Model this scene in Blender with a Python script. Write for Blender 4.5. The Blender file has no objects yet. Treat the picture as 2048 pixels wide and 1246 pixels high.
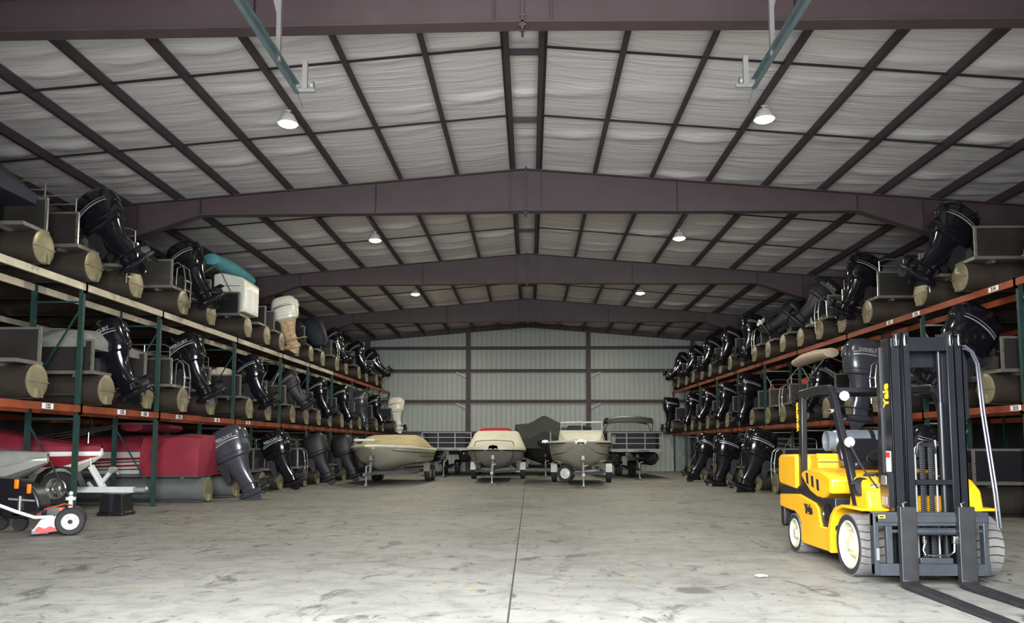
import bpy, math, random
from mathutils import Vector, Matrix, Euler
random.seed(7)
PI = math.pi
SC = bpy.context.scene
COL = SC.collection

# ------------------------------------------------------------------ camera, world, daylight, exposure
F = 1540.0
PITCH = math.atan(127 / F)
YAW = math.atan(36 * math.cos(PITCH) / F)
cam = bpy.data.cameras.new('camera')
cam.sensor_fit = 'HORIZONTAL'
cam.sensor_width = 36.0
cam.lens = F * 36.0 / 2048
cam.shift_y = (768 - 623) / 2048
cam.clip_start = 0.05
cam.clip_end = 300
camo = bpy.data.objects.new('camera', cam)
camo.location = (0, 0, 1.42)
camo.rotation_euler = (PI / 2 + PITCH, 0, YAW)
COL.objects.link(camo)
SC.camera = camo

w = bpy.data.worlds.new('world')
SC.world = w
w.use_nodes = True
w.node_tree.nodes['Background'].inputs[0].default_value = (0.55, 0.68, 0.9, 1)
w.node_tree.nodes['Background'].inputs[1].default_value = 0.6

SC.view_settings.view_transform = 'Standard'
SC.view_settings.look = 'None'
SC.view_settings.gamma = 1.0
SC.view_settings.use_curve_mapping = False
SC.view_settings.exposure = 0.0

def area(name, loc, rot, sx, sy, energy, color, disk=False, spread=180):
    l = bpy.data.lights.new(name, 'AREA')
    l.shape = 'DISK' if disk else 'RECTANGLE'
    l.size = sx
    if not disk:
        l.size_y = sy
    l.energy = energy
    l.color = color
    l.spread = math.radians(spread)
    o = bpy.data.objects.new(name, l)
    o.location = loc
    o.rotation_euler = rot
    COL.objects.link(o)
    return o
# daylight entering through the open overhead door behind the camera
area('door_skylight', (-0.1, -0.55, 3.2), (math.radians(45), 0, 0), 5.6, 3.6, 4700, (0.93, 0.97, 1.0), spread=140)
area('door_ground_bounce', (-0.1, -0.55, 2.0), (math.radians(126), 0, 0), 5.6, 2.4, 760, (1.0, 0.97, 0.96), spread=110)
LAMP_W = 250
LAMP_COL = (1.0, 0.94, 0.78)

# ------------------------------------------------------------------ materials
MATS = {}
def mat(name, col, rough=0.6, metal=0.0, var=0.12, scale=3.0, bump=0.0, coat=0.0, spec=0.5, emit=0.0):
    if name in MATS:
        return MATS[name]
    m = bpy.data.materials.new(name)
    m.use_nodes = True
    nt = m.node_tree
    b = nt.nodes['Principled BSDF']
    b.inputs['Roughness'].default_value = rough
    b.inputs['Metallic'].default_value = metal
    b.inputs['Specular IOR Level'].default_value = spec
    b.inputs['Coat Weight'].default_value = coat
    tc = nt.nodes.new('ShaderNodeTexCoord')
    n = nt.nodes.new('ShaderNodeTexNoise')
    n.inputs['Scale'].default_value = scale
    n.inputs['Detail'].default_value = 6
    n.inputs['Roughness'].default_value = 0.65
    nt.links.new(tc.outputs['Object'], n.inputs['Vector'])
    r = nt.nodes.new('ShaderNodeValToRGB')
    r.color_ramp.elements[0].position = 0.3
    r.color_ramp.elements[1].position = 0.7
    c = col
    r.color_ramp.elements[0].color = (c[0] * (1 - var), c[1] * (1 - var), c[2] * (1 - var), 1)
    r.color_ramp.elements[1].color = (min(1, c[0] * (1 + var)), min(1, c[1] * (1 + var)), min(1, c[2] * (1 + var)), 1)
    nt.links.new(n.outputs['Fac'], r.inputs['Fac'])
    nt.links.new(r.outputs['Color'], b.inputs['Base Color'])
    if bump:
        bp = nt.nodes.new('ShaderNodeBump')
        bp.inputs['Strength'].default_value = bump
        bp.inputs['Distance'].default_value = 0.03
        nt.links.new(n.outputs['Fac'], bp.inputs['Height'])
        nt.links.new(bp.outputs['Normal'], b.inputs['Normal'])
    if emit:
        b.inputs['Emission Color'].default_value = (*col, 1)
        b.inputs['Emission Strength'].default_value = emit
    MATS[name] = m
    return m

M = dict(
    steel=mat('oxide_primer_steel', (0.060, 0.041, 0.046), 0.62, 0, 0.15, 1.5),
    purlin=mat('purlin_steel', (0.045, 0.032, 0.038), 0.6, 0, 0.15, 1.5),
    strap=mat('black_strap', (0.012, 0.01, 0.012), 0.7),
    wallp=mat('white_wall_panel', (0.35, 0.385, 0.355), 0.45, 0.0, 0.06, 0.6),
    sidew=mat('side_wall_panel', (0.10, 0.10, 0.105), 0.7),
    green=mat('rack_green_paint', (0.013, 0.042, 0.036), 0.5, 0.0, 0.25, 6),
    orange=mat('rack_orange_paint', (0.24, 0.05, 0.018), 0.5, 0.0, 0.3, 2.5),
    galv=mat('rack_bare_beam', (0.52, 0.47, 0.36), 0.5, 0.2, 0.3, 1.2),
    brace=mat('galvanised_brace', (0.30, 0.32, 0.30), 0.5, 0.4),
    alu=mat('lit_aluminium', (0.25, 0.222, 0.135), 0.42, 0.4, 0.22, 2.5),  # end caps: yellowish lamplight painted into the aluminium colour
    alu_shade=mat('shaded_aluminium', (0.048, 0.038, 0.03), 0.5, 0.3, 0.25, 2.0),  # tubes: same aluminium, darkened to paint in the shade on the flanks
    silver=mat('polished_aluminium', (0.62, 0.61, 0.57), 0.25, 0.9, 0.08, 4),
    blackg=mat('gloss_black_cowling', (0.006, 0.006, 0.009), 0.14, 0, 0.1, 3, 0, 0.4),
    greyg=mat('dark_grey_cowling', (0.04, 0.043, 0.055), 0.25, 0, 0.1, 3, 0, 0.5),
    blackm=mat('matt_black', (0.009, 0.009, 0.012), 0.5, 0, 0.2, 5),
    bluecow=mat('dark_navy_cover', (0.009, 0.012, 0.026), 0.7, 0, 0.25, 3, 0.2),
    whiteg=mat('white_gelcoat', (0.72, 0.72, 0.62), 0.25, 0, 0.06, 2),
    whitem=mat('white_paint', (0.58, 0.60, 0.59), 0.4, 0, 0.08, 4),
    cream=mat('cream_canvas', (0.70, 0.69, 0.55), 0.7, 0, 0.1, 2.5, 0.35),
    tan=mat('tan_canvas', (0.46, 0.38, 0.2), 0.8, 0, 0.12, 2.5, 0.3),
    tanl=mat('light_tan_canvas', (0.5, 0.41, 0.29), 0.8, 0, 0.1, 2.5, 0.3),
    beige=mat('beige_vinyl', (0.45, 0.41, 0.33), 0.5, 0, 0.15, 3),
    greyc=mat('grey_canvas', (0.20, 0.20, 0.185), 0.85, 0, 0.2, 2.5, 0.4),
    darkc=mat('charcoal_canvas', (0.035, 0.04, 0.04), 0.85, 0, 0.2, 2.5, 0.3),
    teal=mat('teal_canvas', (0.09, 0.32, 0.38), 0.7, 0, 0.15, 2.5, 0.2),
    maroon=mat('maroon_canvas', (0.20, 0.01, 0.026), 0.75, 0, 0.2, 1.5, 0.5),
    red=mat('bright_red', (0.55, 0.02, 0.02), 0.45, 0, 0.12, 3),
    redh=mat('dark_red_gelcoat', (0.25, 0.012, 0.02), 0.25, 0, 0.1, 2),
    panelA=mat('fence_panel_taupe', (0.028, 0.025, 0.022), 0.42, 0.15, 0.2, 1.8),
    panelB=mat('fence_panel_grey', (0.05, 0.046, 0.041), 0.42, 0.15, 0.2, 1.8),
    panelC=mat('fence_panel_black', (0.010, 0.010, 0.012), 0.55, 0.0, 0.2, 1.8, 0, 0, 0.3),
    panelW=mat('fence_panel_white', (0.42, 0.42, 0.40), 0.4, 0.0, 0.1, 1.8),
    alug=mat('grey_anodised_tube', (0.16, 0.17, 0.165), 0.4, 0.3, 0.15, 2),
    deckd=mat('deck_underside', (0.05, 0.047, 0.042), 0.6, 0.1, 0.2, 3),
    deck=mat('deck_trim', (0.16, 0.152, 0.135), 0.45, 0.3, 0.15, 3),
    hulls=mat('stone_gelcoat', (0.36, 0.34, 0.28), 0.22, 0, 0.06, 1.2),
    hullg=mat('grey_gelcoat', (0.27, 0.26, 0.235), 0.25, 0, 0.08, 1.2),
    hullk=mat('black_gelcoat', (0.03, 0.03, 0.032), 0.2, 0, 0.08, 1.2),
    rubber=mat('black_rubber', (0.018, 0.017, 0.018), 0.75, 0, 0.2, 8),
    tread=mat('dusty_tread', (0.13, 0.125, 0.12), 0.85, 0, 0.15, 9),
    rim=mat('cream_rim', (0.52, 0.50, 0.35), 0.45, 0, 0.05, 4),
    yellow=mat('forklift_yellow', (0.80, 0.40, 0.008), 0.38, 0, 0.05, 2.5),
    black=mat('forklift_black', (0.008, 0.008, 0.011), 0.35, 0, 0.15, 3),
    mast=mat('mast_steel', (0.007, 0.008, 0.0105), 0.36, 0.0, 0.2, 3, 0, 0, 0.35),
    carr=mat('carriage_steel', (0.026, 0.030, 0.036), 0.45, 0.15, 0.25, 5),
    fork=mat('fork_steel', (0.017, 0.017, 0.019), 0.45, 0.2, 0.4, 4),
    chrome=mat('chrome', (0.7, 0.7, 0.7), 0.15, 1.0, 0.03),
    yell=mat('yellow_lettering', (0.9, 0.52, 0.01), 0.5, 0, 0.02),
    ink=mat('black_ink', (0.012, 0.012, 0.012), 0.6),
    wht=mat('white_label', (0.8, 0.8, 0.8), 0.6, 0, 0.03),
    silverink=mat('silver_lettering', (0.42, 0.42, 0.42), 0.35, 0.5, 0.03),
    lampg=mat('mirror_white', (0.75, 0.75, 0.75), 0.35, 0, 0.02),
    tank=mat('grey_tank_paint', (0.17, 0.195, 0.22), 0.4, 0.2, 0.12, 5),
    orangel=mat('amber_lens', (0.9, 0.2, 0.01), 0.3, 0, 0.05),
    glass=mat('smoked_glass', (0.05, 0.06, 0.06), 0.1),
    lime=mat('lime_strap', (0.45, 0.65, 0.05), 0.6),
    leafo=mat('dry_leaf', (0.6, 0.2, 0.03), 0.8, 0, 0.3, 20),
    leafb=mat('brown_leaf', (0.10, 0.05, 0.02), 0.8, 0, 0.3, 20),
    wood=mat('rust_stained_cream', (0.42, 0.29, 0.17), 0.7, 0, 0.5, 9),
    track=mat('track_green_steel', (0.10, 0.14, 0.15), 0.4, 0.5, 0.15, 4),
    galvl=mat('galvanised_angle', (0.2, 0.2, 0.2), 0.45, 0.5, 0.12, 4),
    diffuser=mat('lamp_diffuser', (1.0, 0.95, 0.8), 0.5, 0, 0, 3, 0, 0, 0.5, 45),
    housing=mat('lamp_housing', (0.5, 0.5, 0.48), 0.5),
    cable=mat('red_cable', (0.5, 0.05, 0.02), 0.5),
)
# clear acrylic
g = bpy.data.materials.new('clear_acrylic'); g.use_nodes = True
gb = g.node_tree.nodes['Principled BSDF']
gb.inputs['Base Color'].default_value = (0.85, 0.9, 0.9, 1); gb.inputs['Roughness'].default_value = 0.05
gb.inputs['Transmission Weight'].default_value = 1.0; gb.inputs['IOR'].default_value = 1.05
M['acrylic'] = g

def floor_material():
    m = bpy.data.materials.new('worn_concrete'); m.use_nodes = True
    nt = m.node_tree; b = nt.nodes['Principled BSDF']; L = nt.links.new
    b.inputs['Roughness'].default_value = 0.62
    b.inputs['Specular IOR Level'].default_value = 0.4
    tc = nt.nodes.new('ShaderNodeTexCoord')
    def noise(sc, det, vec=(1, 1, 1), rough=0.6, dist=0.0):
        mp = nt.nodes.new('ShaderNodeMapping'); mp.inputs['Scale'].default_value = vec
        L(tc.outputs['Object'], mp.inputs['Vector'])
        n = nt.nodes.new('ShaderNodeTexNoise')
        n.inputs['Scale'].default_value = sc; n.inputs['Detail'].default_value = det
        n.inputs['Roughness'].default_value = rough; n.inputs['Distortion'].default_value = dist
        L(mp.outputs['Vector'], n.inputs['Vector']); return n.outputs['Fac']
    def ramp(fac, stops):
        r = nt.nodes.new('ShaderNodeValToRGB'); cr = r.color_ramp
        while len(cr.elements) < len(stops): cr.elements.new(0.5)
        for e, (p, c) in zip(cr.elements, stops):
            e.position = p; e.color = (*c, 1)
        L(fac, r.inputs['Fac']); return r.outputs['Color']
    def mul(a, bb, fac=1.0, mode='MULTIPLY'):
        x = nt.nodes.new('ShaderNodeMix'); x.data_type = 'RGBA'; x.blend_type = mode
        x.inputs['Factor'].default_value = fac
        L(a, x.inputs[6]); L(bb, x.inputs[7]); return x.outputs[2]
    base = ramp(noise(0.45, 8), [(0.25, (0.155, 0.152, 0.135)), (0.5, (0.215, 0.211, 0.19)), (0.75, (0.27, 0.265, 0.24))])
    c = mul(base, ramp(noise(2.2, 9, (1, 1.4, 1), 0.7, 0.6), [(0.34, (0.66, 0.66, 0.66)), (0.55, (1, 1, 1))]))
    c = mul(c, ramp(noise(3.2, 6, (0.8, 0.45, 1), 0.65, 1.2), [(0.33, (0.40, 0.40, 0.42)), (0.43, (1, 1, 1))]))
    c = mul(c, ramp(noise(9, 5, (1, 0.8, 1), 0.7, 0.8), [(0.32, (0.32, 0.32, 0.33)), (0.39, (1, 1, 1))]))
    c = mul(c, ramp(noise(1.1, 4, (1, 1, 1), 0.5, 0.3), [(0.66, (1, 1, 1)), (0.78, (1.0, 0.86, 0.66))]))
    # sawn joint along the building and an oil stain
    s = nt.nodes.new('ShaderNodeSeparateXYZ'); L(tc.outputs['Object'], s.inputs[0])
    vd = nt.nodes.new('ShaderNodeVectorMath'); vd.operation = 'DISTANCE'; L(tc.outputs['Object'], vd.inputs[0]); vd.inputs[1].default_value = (1.63, 7.85, 0)
    md = nt.nodes.new('ShaderNodeMath'); md.operation = 'MULTIPLY_ADD'; L(noise(5, 5), md.inputs[0]); md.inputs[1].default_value = 0.16; L(vd.outputs['Value'], md.inputs[2])
    c = mul(c, ramp(md.outputs[0], [(0.22, (0.45, 0.43, 0.41)), (0.30, (1, 1, 1))]))
    def math_(op, a, v):
        n = nt.nodes.new('ShaderNodeMath'); n.operation = op
        L(a, n.inputs[0]); n.inputs[1].default_value = v; return n.outputs[0]
    d = math_('ABSOLUTE', math_('ADD', s.outputs['X'], 0.185), 0)
    j = math_('LESS_THAN', d, 0.009)
    x = nt.nodes.new('ShaderNodeMix'); x.data_type = 'RGBA'
    L(j, x.inputs['Factor']); L(c, x.inputs[6]); x.inputs[7].default_value = (0.035, 0.033, 0.03, 1)
    L(x.outputs[2], b.inputs['Base Color'])
    bp = nt.nodes.new('ShaderNodeBump'); bp.inputs['Strength'].default_value = 0.15; bp.inputs['Distance'].default_value = 0.02
    L(noise(14, 6), bp.inputs['Height']); L(bp.outputs['Normal'], b.inputs['Normal'])
    return m

def ceiling_material():
    m = bpy.data.materials.new('insulation_facing'); m.use_nodes = True
    nt = m.node_tree; b = nt.nodes['Principled BSDF']; L = nt.links.new
    b.inputs['Roughness'].default_value = 0.5
    tc = nt.nodes.new('ShaderNodeTexCoord')
    mp = nt.nodes.new('ShaderNodeMapping'); mp.inputs['Scale'].default_value = (0.35, 3.2, 1)
    mp.inputs['Rotation'].default_value = (0, 0, 0.06)
    L(tc.outputs['Object'], mp.inputs['Vector'])
    n = nt.nodes.new('ShaderNodeTexNoise'); n.inputs['Scale'].default_value = 1.3; n.inputs['Detail'].default_value = 3
    n.inputs['Distortion'].default_value = 0.8
    L(mp.outputs['Vector'], n.inputs['Vector'])
    r = nt.nodes.new('ShaderNodeValToRGB')
    r.color_ramp.elements[0].color = (0.56, 0.545, 0.55, 1); r.color_ramp.elements[1].color = (0.66, 0.65, 0.65, 1)
    L(n.outputs['Fac'], r.inputs['Fac']); L(r.outputs['Color'], b.inputs['Base Color'])
    bp = nt.nodes.new('ShaderNodeBump'); bp.inputs['Strength'].default_value = 0.55; bp.inputs['Distance'].default_value = 0.06
    L(n.outputs['Fac'], bp.inputs['Height']); L(bp.outputs['Normal'], b.inputs['Normal'])
    return m
M['floor'] = floor_material()
M['ceil'] = ceiling_material()

# ------------------------------------------------------------------ mesh helpers
class MB:
    def __init__(s):
        s.v = []; s.f = []; s.mi = []; s.cur = 0; s.xf = None
    def add(s, vs, fs):
        o = len(s.v)
        if s.xf is not None:
            vs = [tuple(s.xf @ Vector(p)) for p in vs]
        s.v += [tuple(p) for p in vs]
        for f in fs:
            s.f.append([i + o for i in f]); s.mi.append(s.cur)
        return s
    def box(s, x0, x1, y0, y1, z0, z1):
        return s.add([(x0, y0, z0), (x1, y0, z0), (x1, y1, z0), (x0, y1, z0), (x0, y0, z1), (x1, y0, z1), (x1, y1, z1), (x0, y1, z1)],
                     [(3, 2, 1, 0), (4, 5, 6, 7), (0, 1, 5, 4), (1, 2, 6, 5), (2, 3, 7, 6), (3, 0, 4, 7)])
    def loft(s, rings, cap=True, closed=False):
        n = len(rings[0]); vs = [p for r in rings for p in r]; fs = []
        m = len(rings)
        for i in range(m if closed else m - 1):
            a = i * n; b = ((i + 1) % m) * n
            for k in range(n):
                k2 = (k + 1) % n
                fs.append((a + k, a + k2, b + k2, b + k))
        if cap and not closed:
            fs.append(tuple(range(n - 1, -1, -1))); fs.append(tuple(range((m - 1) * n, m * n)))
        return s.add(vs, fs)
    def bar(s, p0, p1, w, h, up=(0, 0, 1)):
        p0, p1 = Vector(p0), Vector(p1); d = (p1 - p0).normalized(); u = Vector(up)
        if abs(d.dot(u)) > 0.98: u = Vector((1, 0, 0))
        a = d.cross(u).normalized() * w / 2; b = a.cross(d).normalized() * h / 2
        return s.loft([[p + a + b, p - a + b, p - a - b, p + a - b] for p in (p0, p1)])
    def tube(s, pts, r, n=8, cap=True, closed=False):
        pts = [Vector(p) for p in pts]; rings = []; m = len(pts)
        rs = r if isinstance(r, (list, tuple)) else [r] * m
        prev = None
        for i, p in enumerate(pts):
            a = pts[i - 1] if i > 0 else (pts[-1] if closed else p)
            b = pts[i + 1] if i < m - 1 else (pts[0] if closed else p)
            d = (b - a).normalized()
            if prev is None:
                u = Vector((0, 0, 1)) if abs(d.z) < 0.9 else Vector((1, 0, 0))
                x = d.cross(u).normalized()
            else:
                x = (prev - d * prev.dot(d)).normalized()
            prev = x; y = d.cross(x)
            rings.append([p + (x * math.cos(t) + y * math.sin(t)) * rs[i] for t in [2 * PI * k / n for k in range(n)]])
        return s.loft(rings, cap, closed)
    def cyl(s, p0, p1, r0, r1=None, n=14):
        return s.tube([p0, p1], [r0, r0 if r1 is None else r1], n)
    def lathe(s, prof, c, ax, n=24, cap=True):
        """prof: (radius, height along ax) pairs"""
        c = Vector(c); d = Vector(ax).normalized()
        u = Vector((0, 0, 1)) if abs(d.z) < 0.9 else Vector((1, 0, 0))
        x = d.cross(u).normalized(); y = d.cross(x)
        return s.loft([[c + d * h + (x * math.cos(t) + y * math.sin(t)) * max(r, 1e-4) for t in [2 * PI * k / n for k in range(n)]] for r, h in prof], cap)
    def prism(s, poly, axis, a, b):
        """extrude a 2-D outline along axis between a and b"""
        def P(p, t):
            return {'x': (t, p[0], p[1]), 'y': (p[0], t, p[1]), 'z': (p[0], p[1], t)}[axis]
        return s.loft([[P(p, a) for p in poly], [P(p, b) for p in poly]])
    def rbox(s, x0, x1, y0, y1, z0, z1, r=0.05, n=4):
        """box with all edges rounded"""
        r = min(r, (x1 - x0) / 2.01, (y1 - y0) / 2.01, (z1 - z0) / 2.01)
        def ring(z, ins):
            out = []; rr = max(r - ins, 0.001)
            for cx, cy, a0 in ((x1 - r, y1 - r, 0), (x0 + r, y1 - r, PI / 2), (x0 + r, y0 + r, PI), (x1 - r, y0 + r, 1.5 * PI)):
                for k in range(n + 1):
                    t = a0 + k / n * PI / 2
                    out.append((cx + rr * math.cos(t), cy + rr * math.sin(t), z))
            return out
        rings = []
        for k in range(n + 1):
            t = k / n * PI / 2
            rings.append(ring(z0 + r - r * math.cos(t), r - r * math.sin(t)))
        for k in range(n, -1, -1):
            t = k / n * PI / 2
            rings.append(ring(z1 - r + r * math.cos(t), r - r * math.sin(t)))
        return s.loft(rings)
    def sph(s, c, r, n=14, m=8, sc=(1, 1, 1)):
        rings = []
        for i in range(m + 1):
            t = PI * i / m
            rr = max(math.sin(t), 0.001)
            rings.append([(c[0] + r * sc[0] * rr * math.cos(a), c[1] + r * sc[1] * rr * math.sin(a), c[2] - r * sc[2] * math.cos(t)) for a in [2 * PI * k / n for k in range(n)]])
        return s.loft(rings)
    def grid(s, fn, nu, nv):
        vs = [fn(i / nu, j / nv) for j in range(nv + 1) for i in range(nu + 1)]
        fs = [(j * (nu + 1) + i, j * (nu + 1) + i + 1, (j + 1) * (nu + 1) + i + 1, (j + 1) * (nu + 1) + i) for j in range(nv) for i in range(nu)]
        return s.add(vs, fs)
    def mesh(s, name, smooth=38):
        me = bpy.data.meshes.new(name)
        me.from_pydata(s.v, [], s.f)
        me.polygons.foreach_set('use_smooth', [smooth > 0] * len(s.f))
        me.polygons.foreach_set('material_index', s.mi)
        import bmesh
        bm = bmesh.new(); bm.from_mesh(me)
        bmesh.ops.recalc_face_normals(bm, faces=bm.faces)
        bm.to_mesh(me); bm.free()
        if smooth:
            me.set_sharp_from_angle(angle=math.radians(smooth))
        return me
    def build(s, name, m, parent=None, smooth=38, bevel=0.0):
        return place(s.mesh(name, smooth), name, m, parent, bevel=bevel)

def place(me, name, m, parent=None, loc=None, rot=None, scale=None, bevel=0.0):
    if not me.materials:
        for x in (m if isinstance(m, (list, tuple)) else [m]):
            me.materials.append(x)
    o = bpy.data.objects.new(name, me)
    COL.objects.link(o)
    ms = m if isinstance(m, (list, tuple)) else [m]
    for i, x in enumerate(ms):
        if o.material_slots[i].material != x:
            o.material_slots[i].link = 'OBJECT'; o.material_slots[i].material = x
    if parent is not None: o.parent = parent
    if loc is not None: o.location = loc
    if rot is not None: o.rotation_euler = rot
    if scale is not None: o.scale = scale
    if bevel:
        b = o.modifiers.new('edge', 'BEVEL'); b.width = bevel; b.segments = 2; b.limit_method = 'ANGLE'; b.angle_limit = math.radians(40)
    return o

CACHE = {}
def cached(key, fn):
    if key not in CACHE: CACHE[key] = fn()
    return CACHE[key]

def thing(name, label, cat, loc=(0, 0, 0), rz=0.0, group=None):
    o = bpy.data.objects.new(name, None)
    o.empty_display_size = 0.2
    COL.objects.link(o)
    o.location = loc; o.rotation_euler = (0, 0, rz)
    return tag(o, label, cat, group)
def tag(o, label, cat, group=None):
    o['label'] = label; o['category'] = cat
    if group: o['group'] = group
    return o
def part_empty(name, parent, loc=(0, 0, 0), rot=(0, 0, 0), sc=1.0):
    o = bpy.data.objects.new(name, None); o.empty_display_size = 0.1
    COL.objects.link(o); o.parent = parent; o.location = loc; o.rotation_euler = rot; o.scale = (sc, sc, sc)
    return o
def struct(name, mb, m, smooth=38):
    o = mb.build(name, m, None, smooth); o['kind'] = 'structure'; return o
def text_mesh(s, size, depth=0.003, bold=0.0):
    def mk():
        c = bpy.data.curves.new('lettering', 'FONT'); c.body = s; c.size = size; c.extrude = depth
        c.align_x = 'CENTER'; c.align_y = 'CENTER'; c.offset = bold; c.resolution_u = 3
        o = bpy.data.objects.new('lettering', c); COL.objects.link(o)
        dg = bpy.context.evaluated_depsgraph_get(); dg.update()
        me = bpy.data.meshes.new_from_object(o.evaluated_get(dg))
        bpy.data.objects.remove(o); bpy.data.curves.remove(c)
        me.materials.clear(); me.name = 'lettering'
        return me
    return cached(('text', s, size, depth, bold), mk)
def lettering(s, size, m, parent, loc, rot, bold=0.0, name='lettering', sc=None):
    return place(text_mesh(s, size, 0.003, bold), name, m, parent, loc, rot, sc)

# ------------------------------------------------------------------ setting
RX, RIDGE = -0.1, 9.1           # ridge line
SL = 1 / 12.0
HALF = 16.0
BACK = 46.9
FRONT = -0.8
def roofz(x, z=RIDGE): return z - SL * abs(x - RX)

b = MB(); b.grid(lambda u, v: (RX - HALF + 2 * HALF * u, FRONT - 8 + (BACK - FRONT + 8) * v, 0), 16, 26)
struct('floor', b, M['floor'])

# insulation sheet, sagging a little and wrinkled between the purlins
rw = random.Random(3)
WR = [(rw.uniform(0.02, 0.9), rw.uniform(2.0, 9.0), rw.uniform(0, 6.28), rw.uniform(-0.5, 0.5)) for _ in range(9)]
def ceil_pt(u, v):
    x = RX - HALF + 2 * HALF * u; y = FRONT + (BACK - FRONT) * v
    k = abs(x - RX) - 0.37
    sag = math.sin(PI * ((k / 1.5) % 1.0)) if k > 0 else math.cos(PI * (x - RX) / 0.74)
    wr = 0
    for a, fy, ph, sk in WR:
        wr += math.sin(fy * (y + sk * 0.3 * math.sin(x * 1.3 + ph)) + ph + a * x) * 0.2
    wr = max(0, wr - 0.2) * 0.085
    return (x, y, roofz(x) - 0.03 * abs(sag) - wr * (0.35 + abs(sag)))
b = MB(); b.grid(ceil_pt, 170, 470)
struct('ceiling', b, M['ceil'], 80)

# back wall: ribbed sheet
b = MB()
prof = []
x = RX - HALF
while x < RX + HALF:
    prof += [(x, 0.0), (x + 0.205, 0.0), (x + 0.22, -0.05), (x + 0.27, -0.05), (x + 0.285, 0.0)]
    x += 0.3
vs, fs = [], []
for i, (px, d) in enumerate(prof):
    vs += [(px, BACK + d, 0), (px, BACK + d, roofz(px) + 0.1)]
    if i: fs.append((2 * i - 2, 2 * i, 2 * i + 1, 2 * i - 1))
b.add(vs, fs)
struct('wall_back', b, M['wallp'], 20)
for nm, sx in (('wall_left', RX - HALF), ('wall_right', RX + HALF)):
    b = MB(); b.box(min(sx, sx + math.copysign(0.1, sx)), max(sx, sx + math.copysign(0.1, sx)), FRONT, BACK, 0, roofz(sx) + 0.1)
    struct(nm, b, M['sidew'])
b = MB()
D0, D1, DH = -3.0, 2.8, 5.7
b.box(RX - HALF, D0, FRONT - 0.15, FRONT, 0, 9.2).box(D1, RX + HALF, FRONT - 0.15, FRONT, 0, 9.2).box(D0, D1, FRONT - 0.15, FRONT, DH, 9.2)
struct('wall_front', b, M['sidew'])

# end wall steel: columns, girts, rake, knee braces
for i, cx in enumerate((-9.95, -3.77, 3.57, 9.9)):
    b = MB(); zt = roofz(cx) - 0.3
    b.box(cx - 0.13, cx + 0.13, BACK - 0.30, BACK - 0.285, 0, zt).box(cx - 0.13, cx + 0.13, BACK - 0.065, BACK - 0.05, 0, zt).box(cx - 0.008, cx + 0.008, BACK - 0.29, BACK - 0.06, 0, zt)
    struct('wall_column', b, M['steel'])
for z in (7.5, 6.1, 4.22, 2.3):
    b = MB(); b.box(RX - HALF + .1, RX + HALF - .1, BACK - 0.24, BACK - 0.045, z - 0.01, z + 0.01).box(RX - HALF + .1, RX + HALF - .1, BACK - 0.24, BACK - 0.23, z - 0.1, z + 0.0).box(RX - HALF + .1, RX + HALF - .1, BACK - 0.055, BACK - 0.045, z - 0.1, z + 0.1)
    struct('wall_girt', b, M['steel'])
for cx, s in ((-3.77, -1), (3.57, 1)):
    for z in (6.1, 4.22):
        b = MB(); b.bar((cx + s * 0.12, BACK - 0.2, z - 0.42), (cx + s * 0.72, BACK - 0.2, z - 0.1), 0.05, 0.07)
        struct('wall_brace', b, M['brace'])
for s in (-1, 1):
    b = MB()
    x0, x1 = RX, RX + s * (HALF - 0.1)
    b.bar((x0, BACK - 0.2, roofz(x0) - 0.2), (x1, BACK - 0.2, roofz(x1) - 0.2), 0.02, 0.3, (0, 0, 1))
    b.bar((x0, BACK - 0.2, roofz(x0) - 0.34), (x1, BACK - 0.2, roofz(x1) - 0.34), 0.2, 0.015)
    struct('wall_rake', b, M['steel'])

# rigid frames: tapered girder over tapered columns
FY = (10.95, 20.0, 28.95, 37.85)
def frame(y):
    b = MB(); w = 0.012
    top = lambda x: roofz(x) - 0.3
    bot = [(0, 7.66), (8.7, 7.60), (14.4, 5.7)]
    for s in (-1, 1):
        def X(d): return RX + s * d
        ds = [0, 4, 8.7, 14.4]
        zs = [7.66, 7.62, 7.60, 5.7]
        for i in range(3):
            b.loft([[(X(ds[k]), y - w, zs[k]), (X(ds[k]), y - w, top(X(ds[k]))), (X(ds[k]), y + w, top(X(ds[k]))), (X(ds[k]), y + w, zs[k])] for k in (i, i + 1)])
            b.bar((X(ds[i]), y, zs[i]), (X(ds[i + 1]), y, zs[i + 1]), 0.26, 0.022)
        b.bar((X(0), y, top(X(0)) - 0.011), (X(15.8), y, top(X(15.8)) - 0.011), 0.26, 0.022)
        # column
        b.loft([[(X(d0), y - w, z), (X(15.75), y - w, z), (X(15.75), y + w, z), (X(d0), y + w, z)] for d0, z in ((15.25, 0), (14.4, 5.7), (14.4, top(X(14.4))))])
        b.bar((X(15.25), y, 0), (X(14.4), y, 5.7), 0.26, 0.022, (0, 1, 0)); b.bar((X(15.76), y, 0), (X(15.76), y, top(X(15.8))), 0.26, 0.022, (0, 1, 0))
        for d in (0.42, 4.0, 8.7, 10.4, 14.4):
            zz = 7.66 if d < 9 else 7.6 - (d - 8.7) / 5.7 * 1.9
            b.box(X(d) - 0.008, X(d) + 0.008, y - 0.12, y + 0.12, zz, top(X(d)))
    b.box(RX - 0.02, RX + 0.02, y - 0.13, y + 0.13, 7.55, 8.85)
    for z in (7.63, 7.78, 8.55, 8.72):
        for yy in (-0.09, 0.09):
            b.cyl((RX - 0.05, y + yy, z), (RX + 0.05, y + yy, z), 0.02, None, 8)
    struct('roof_beam', b, M['steel'])
for y in FY: frame(y)
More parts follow.
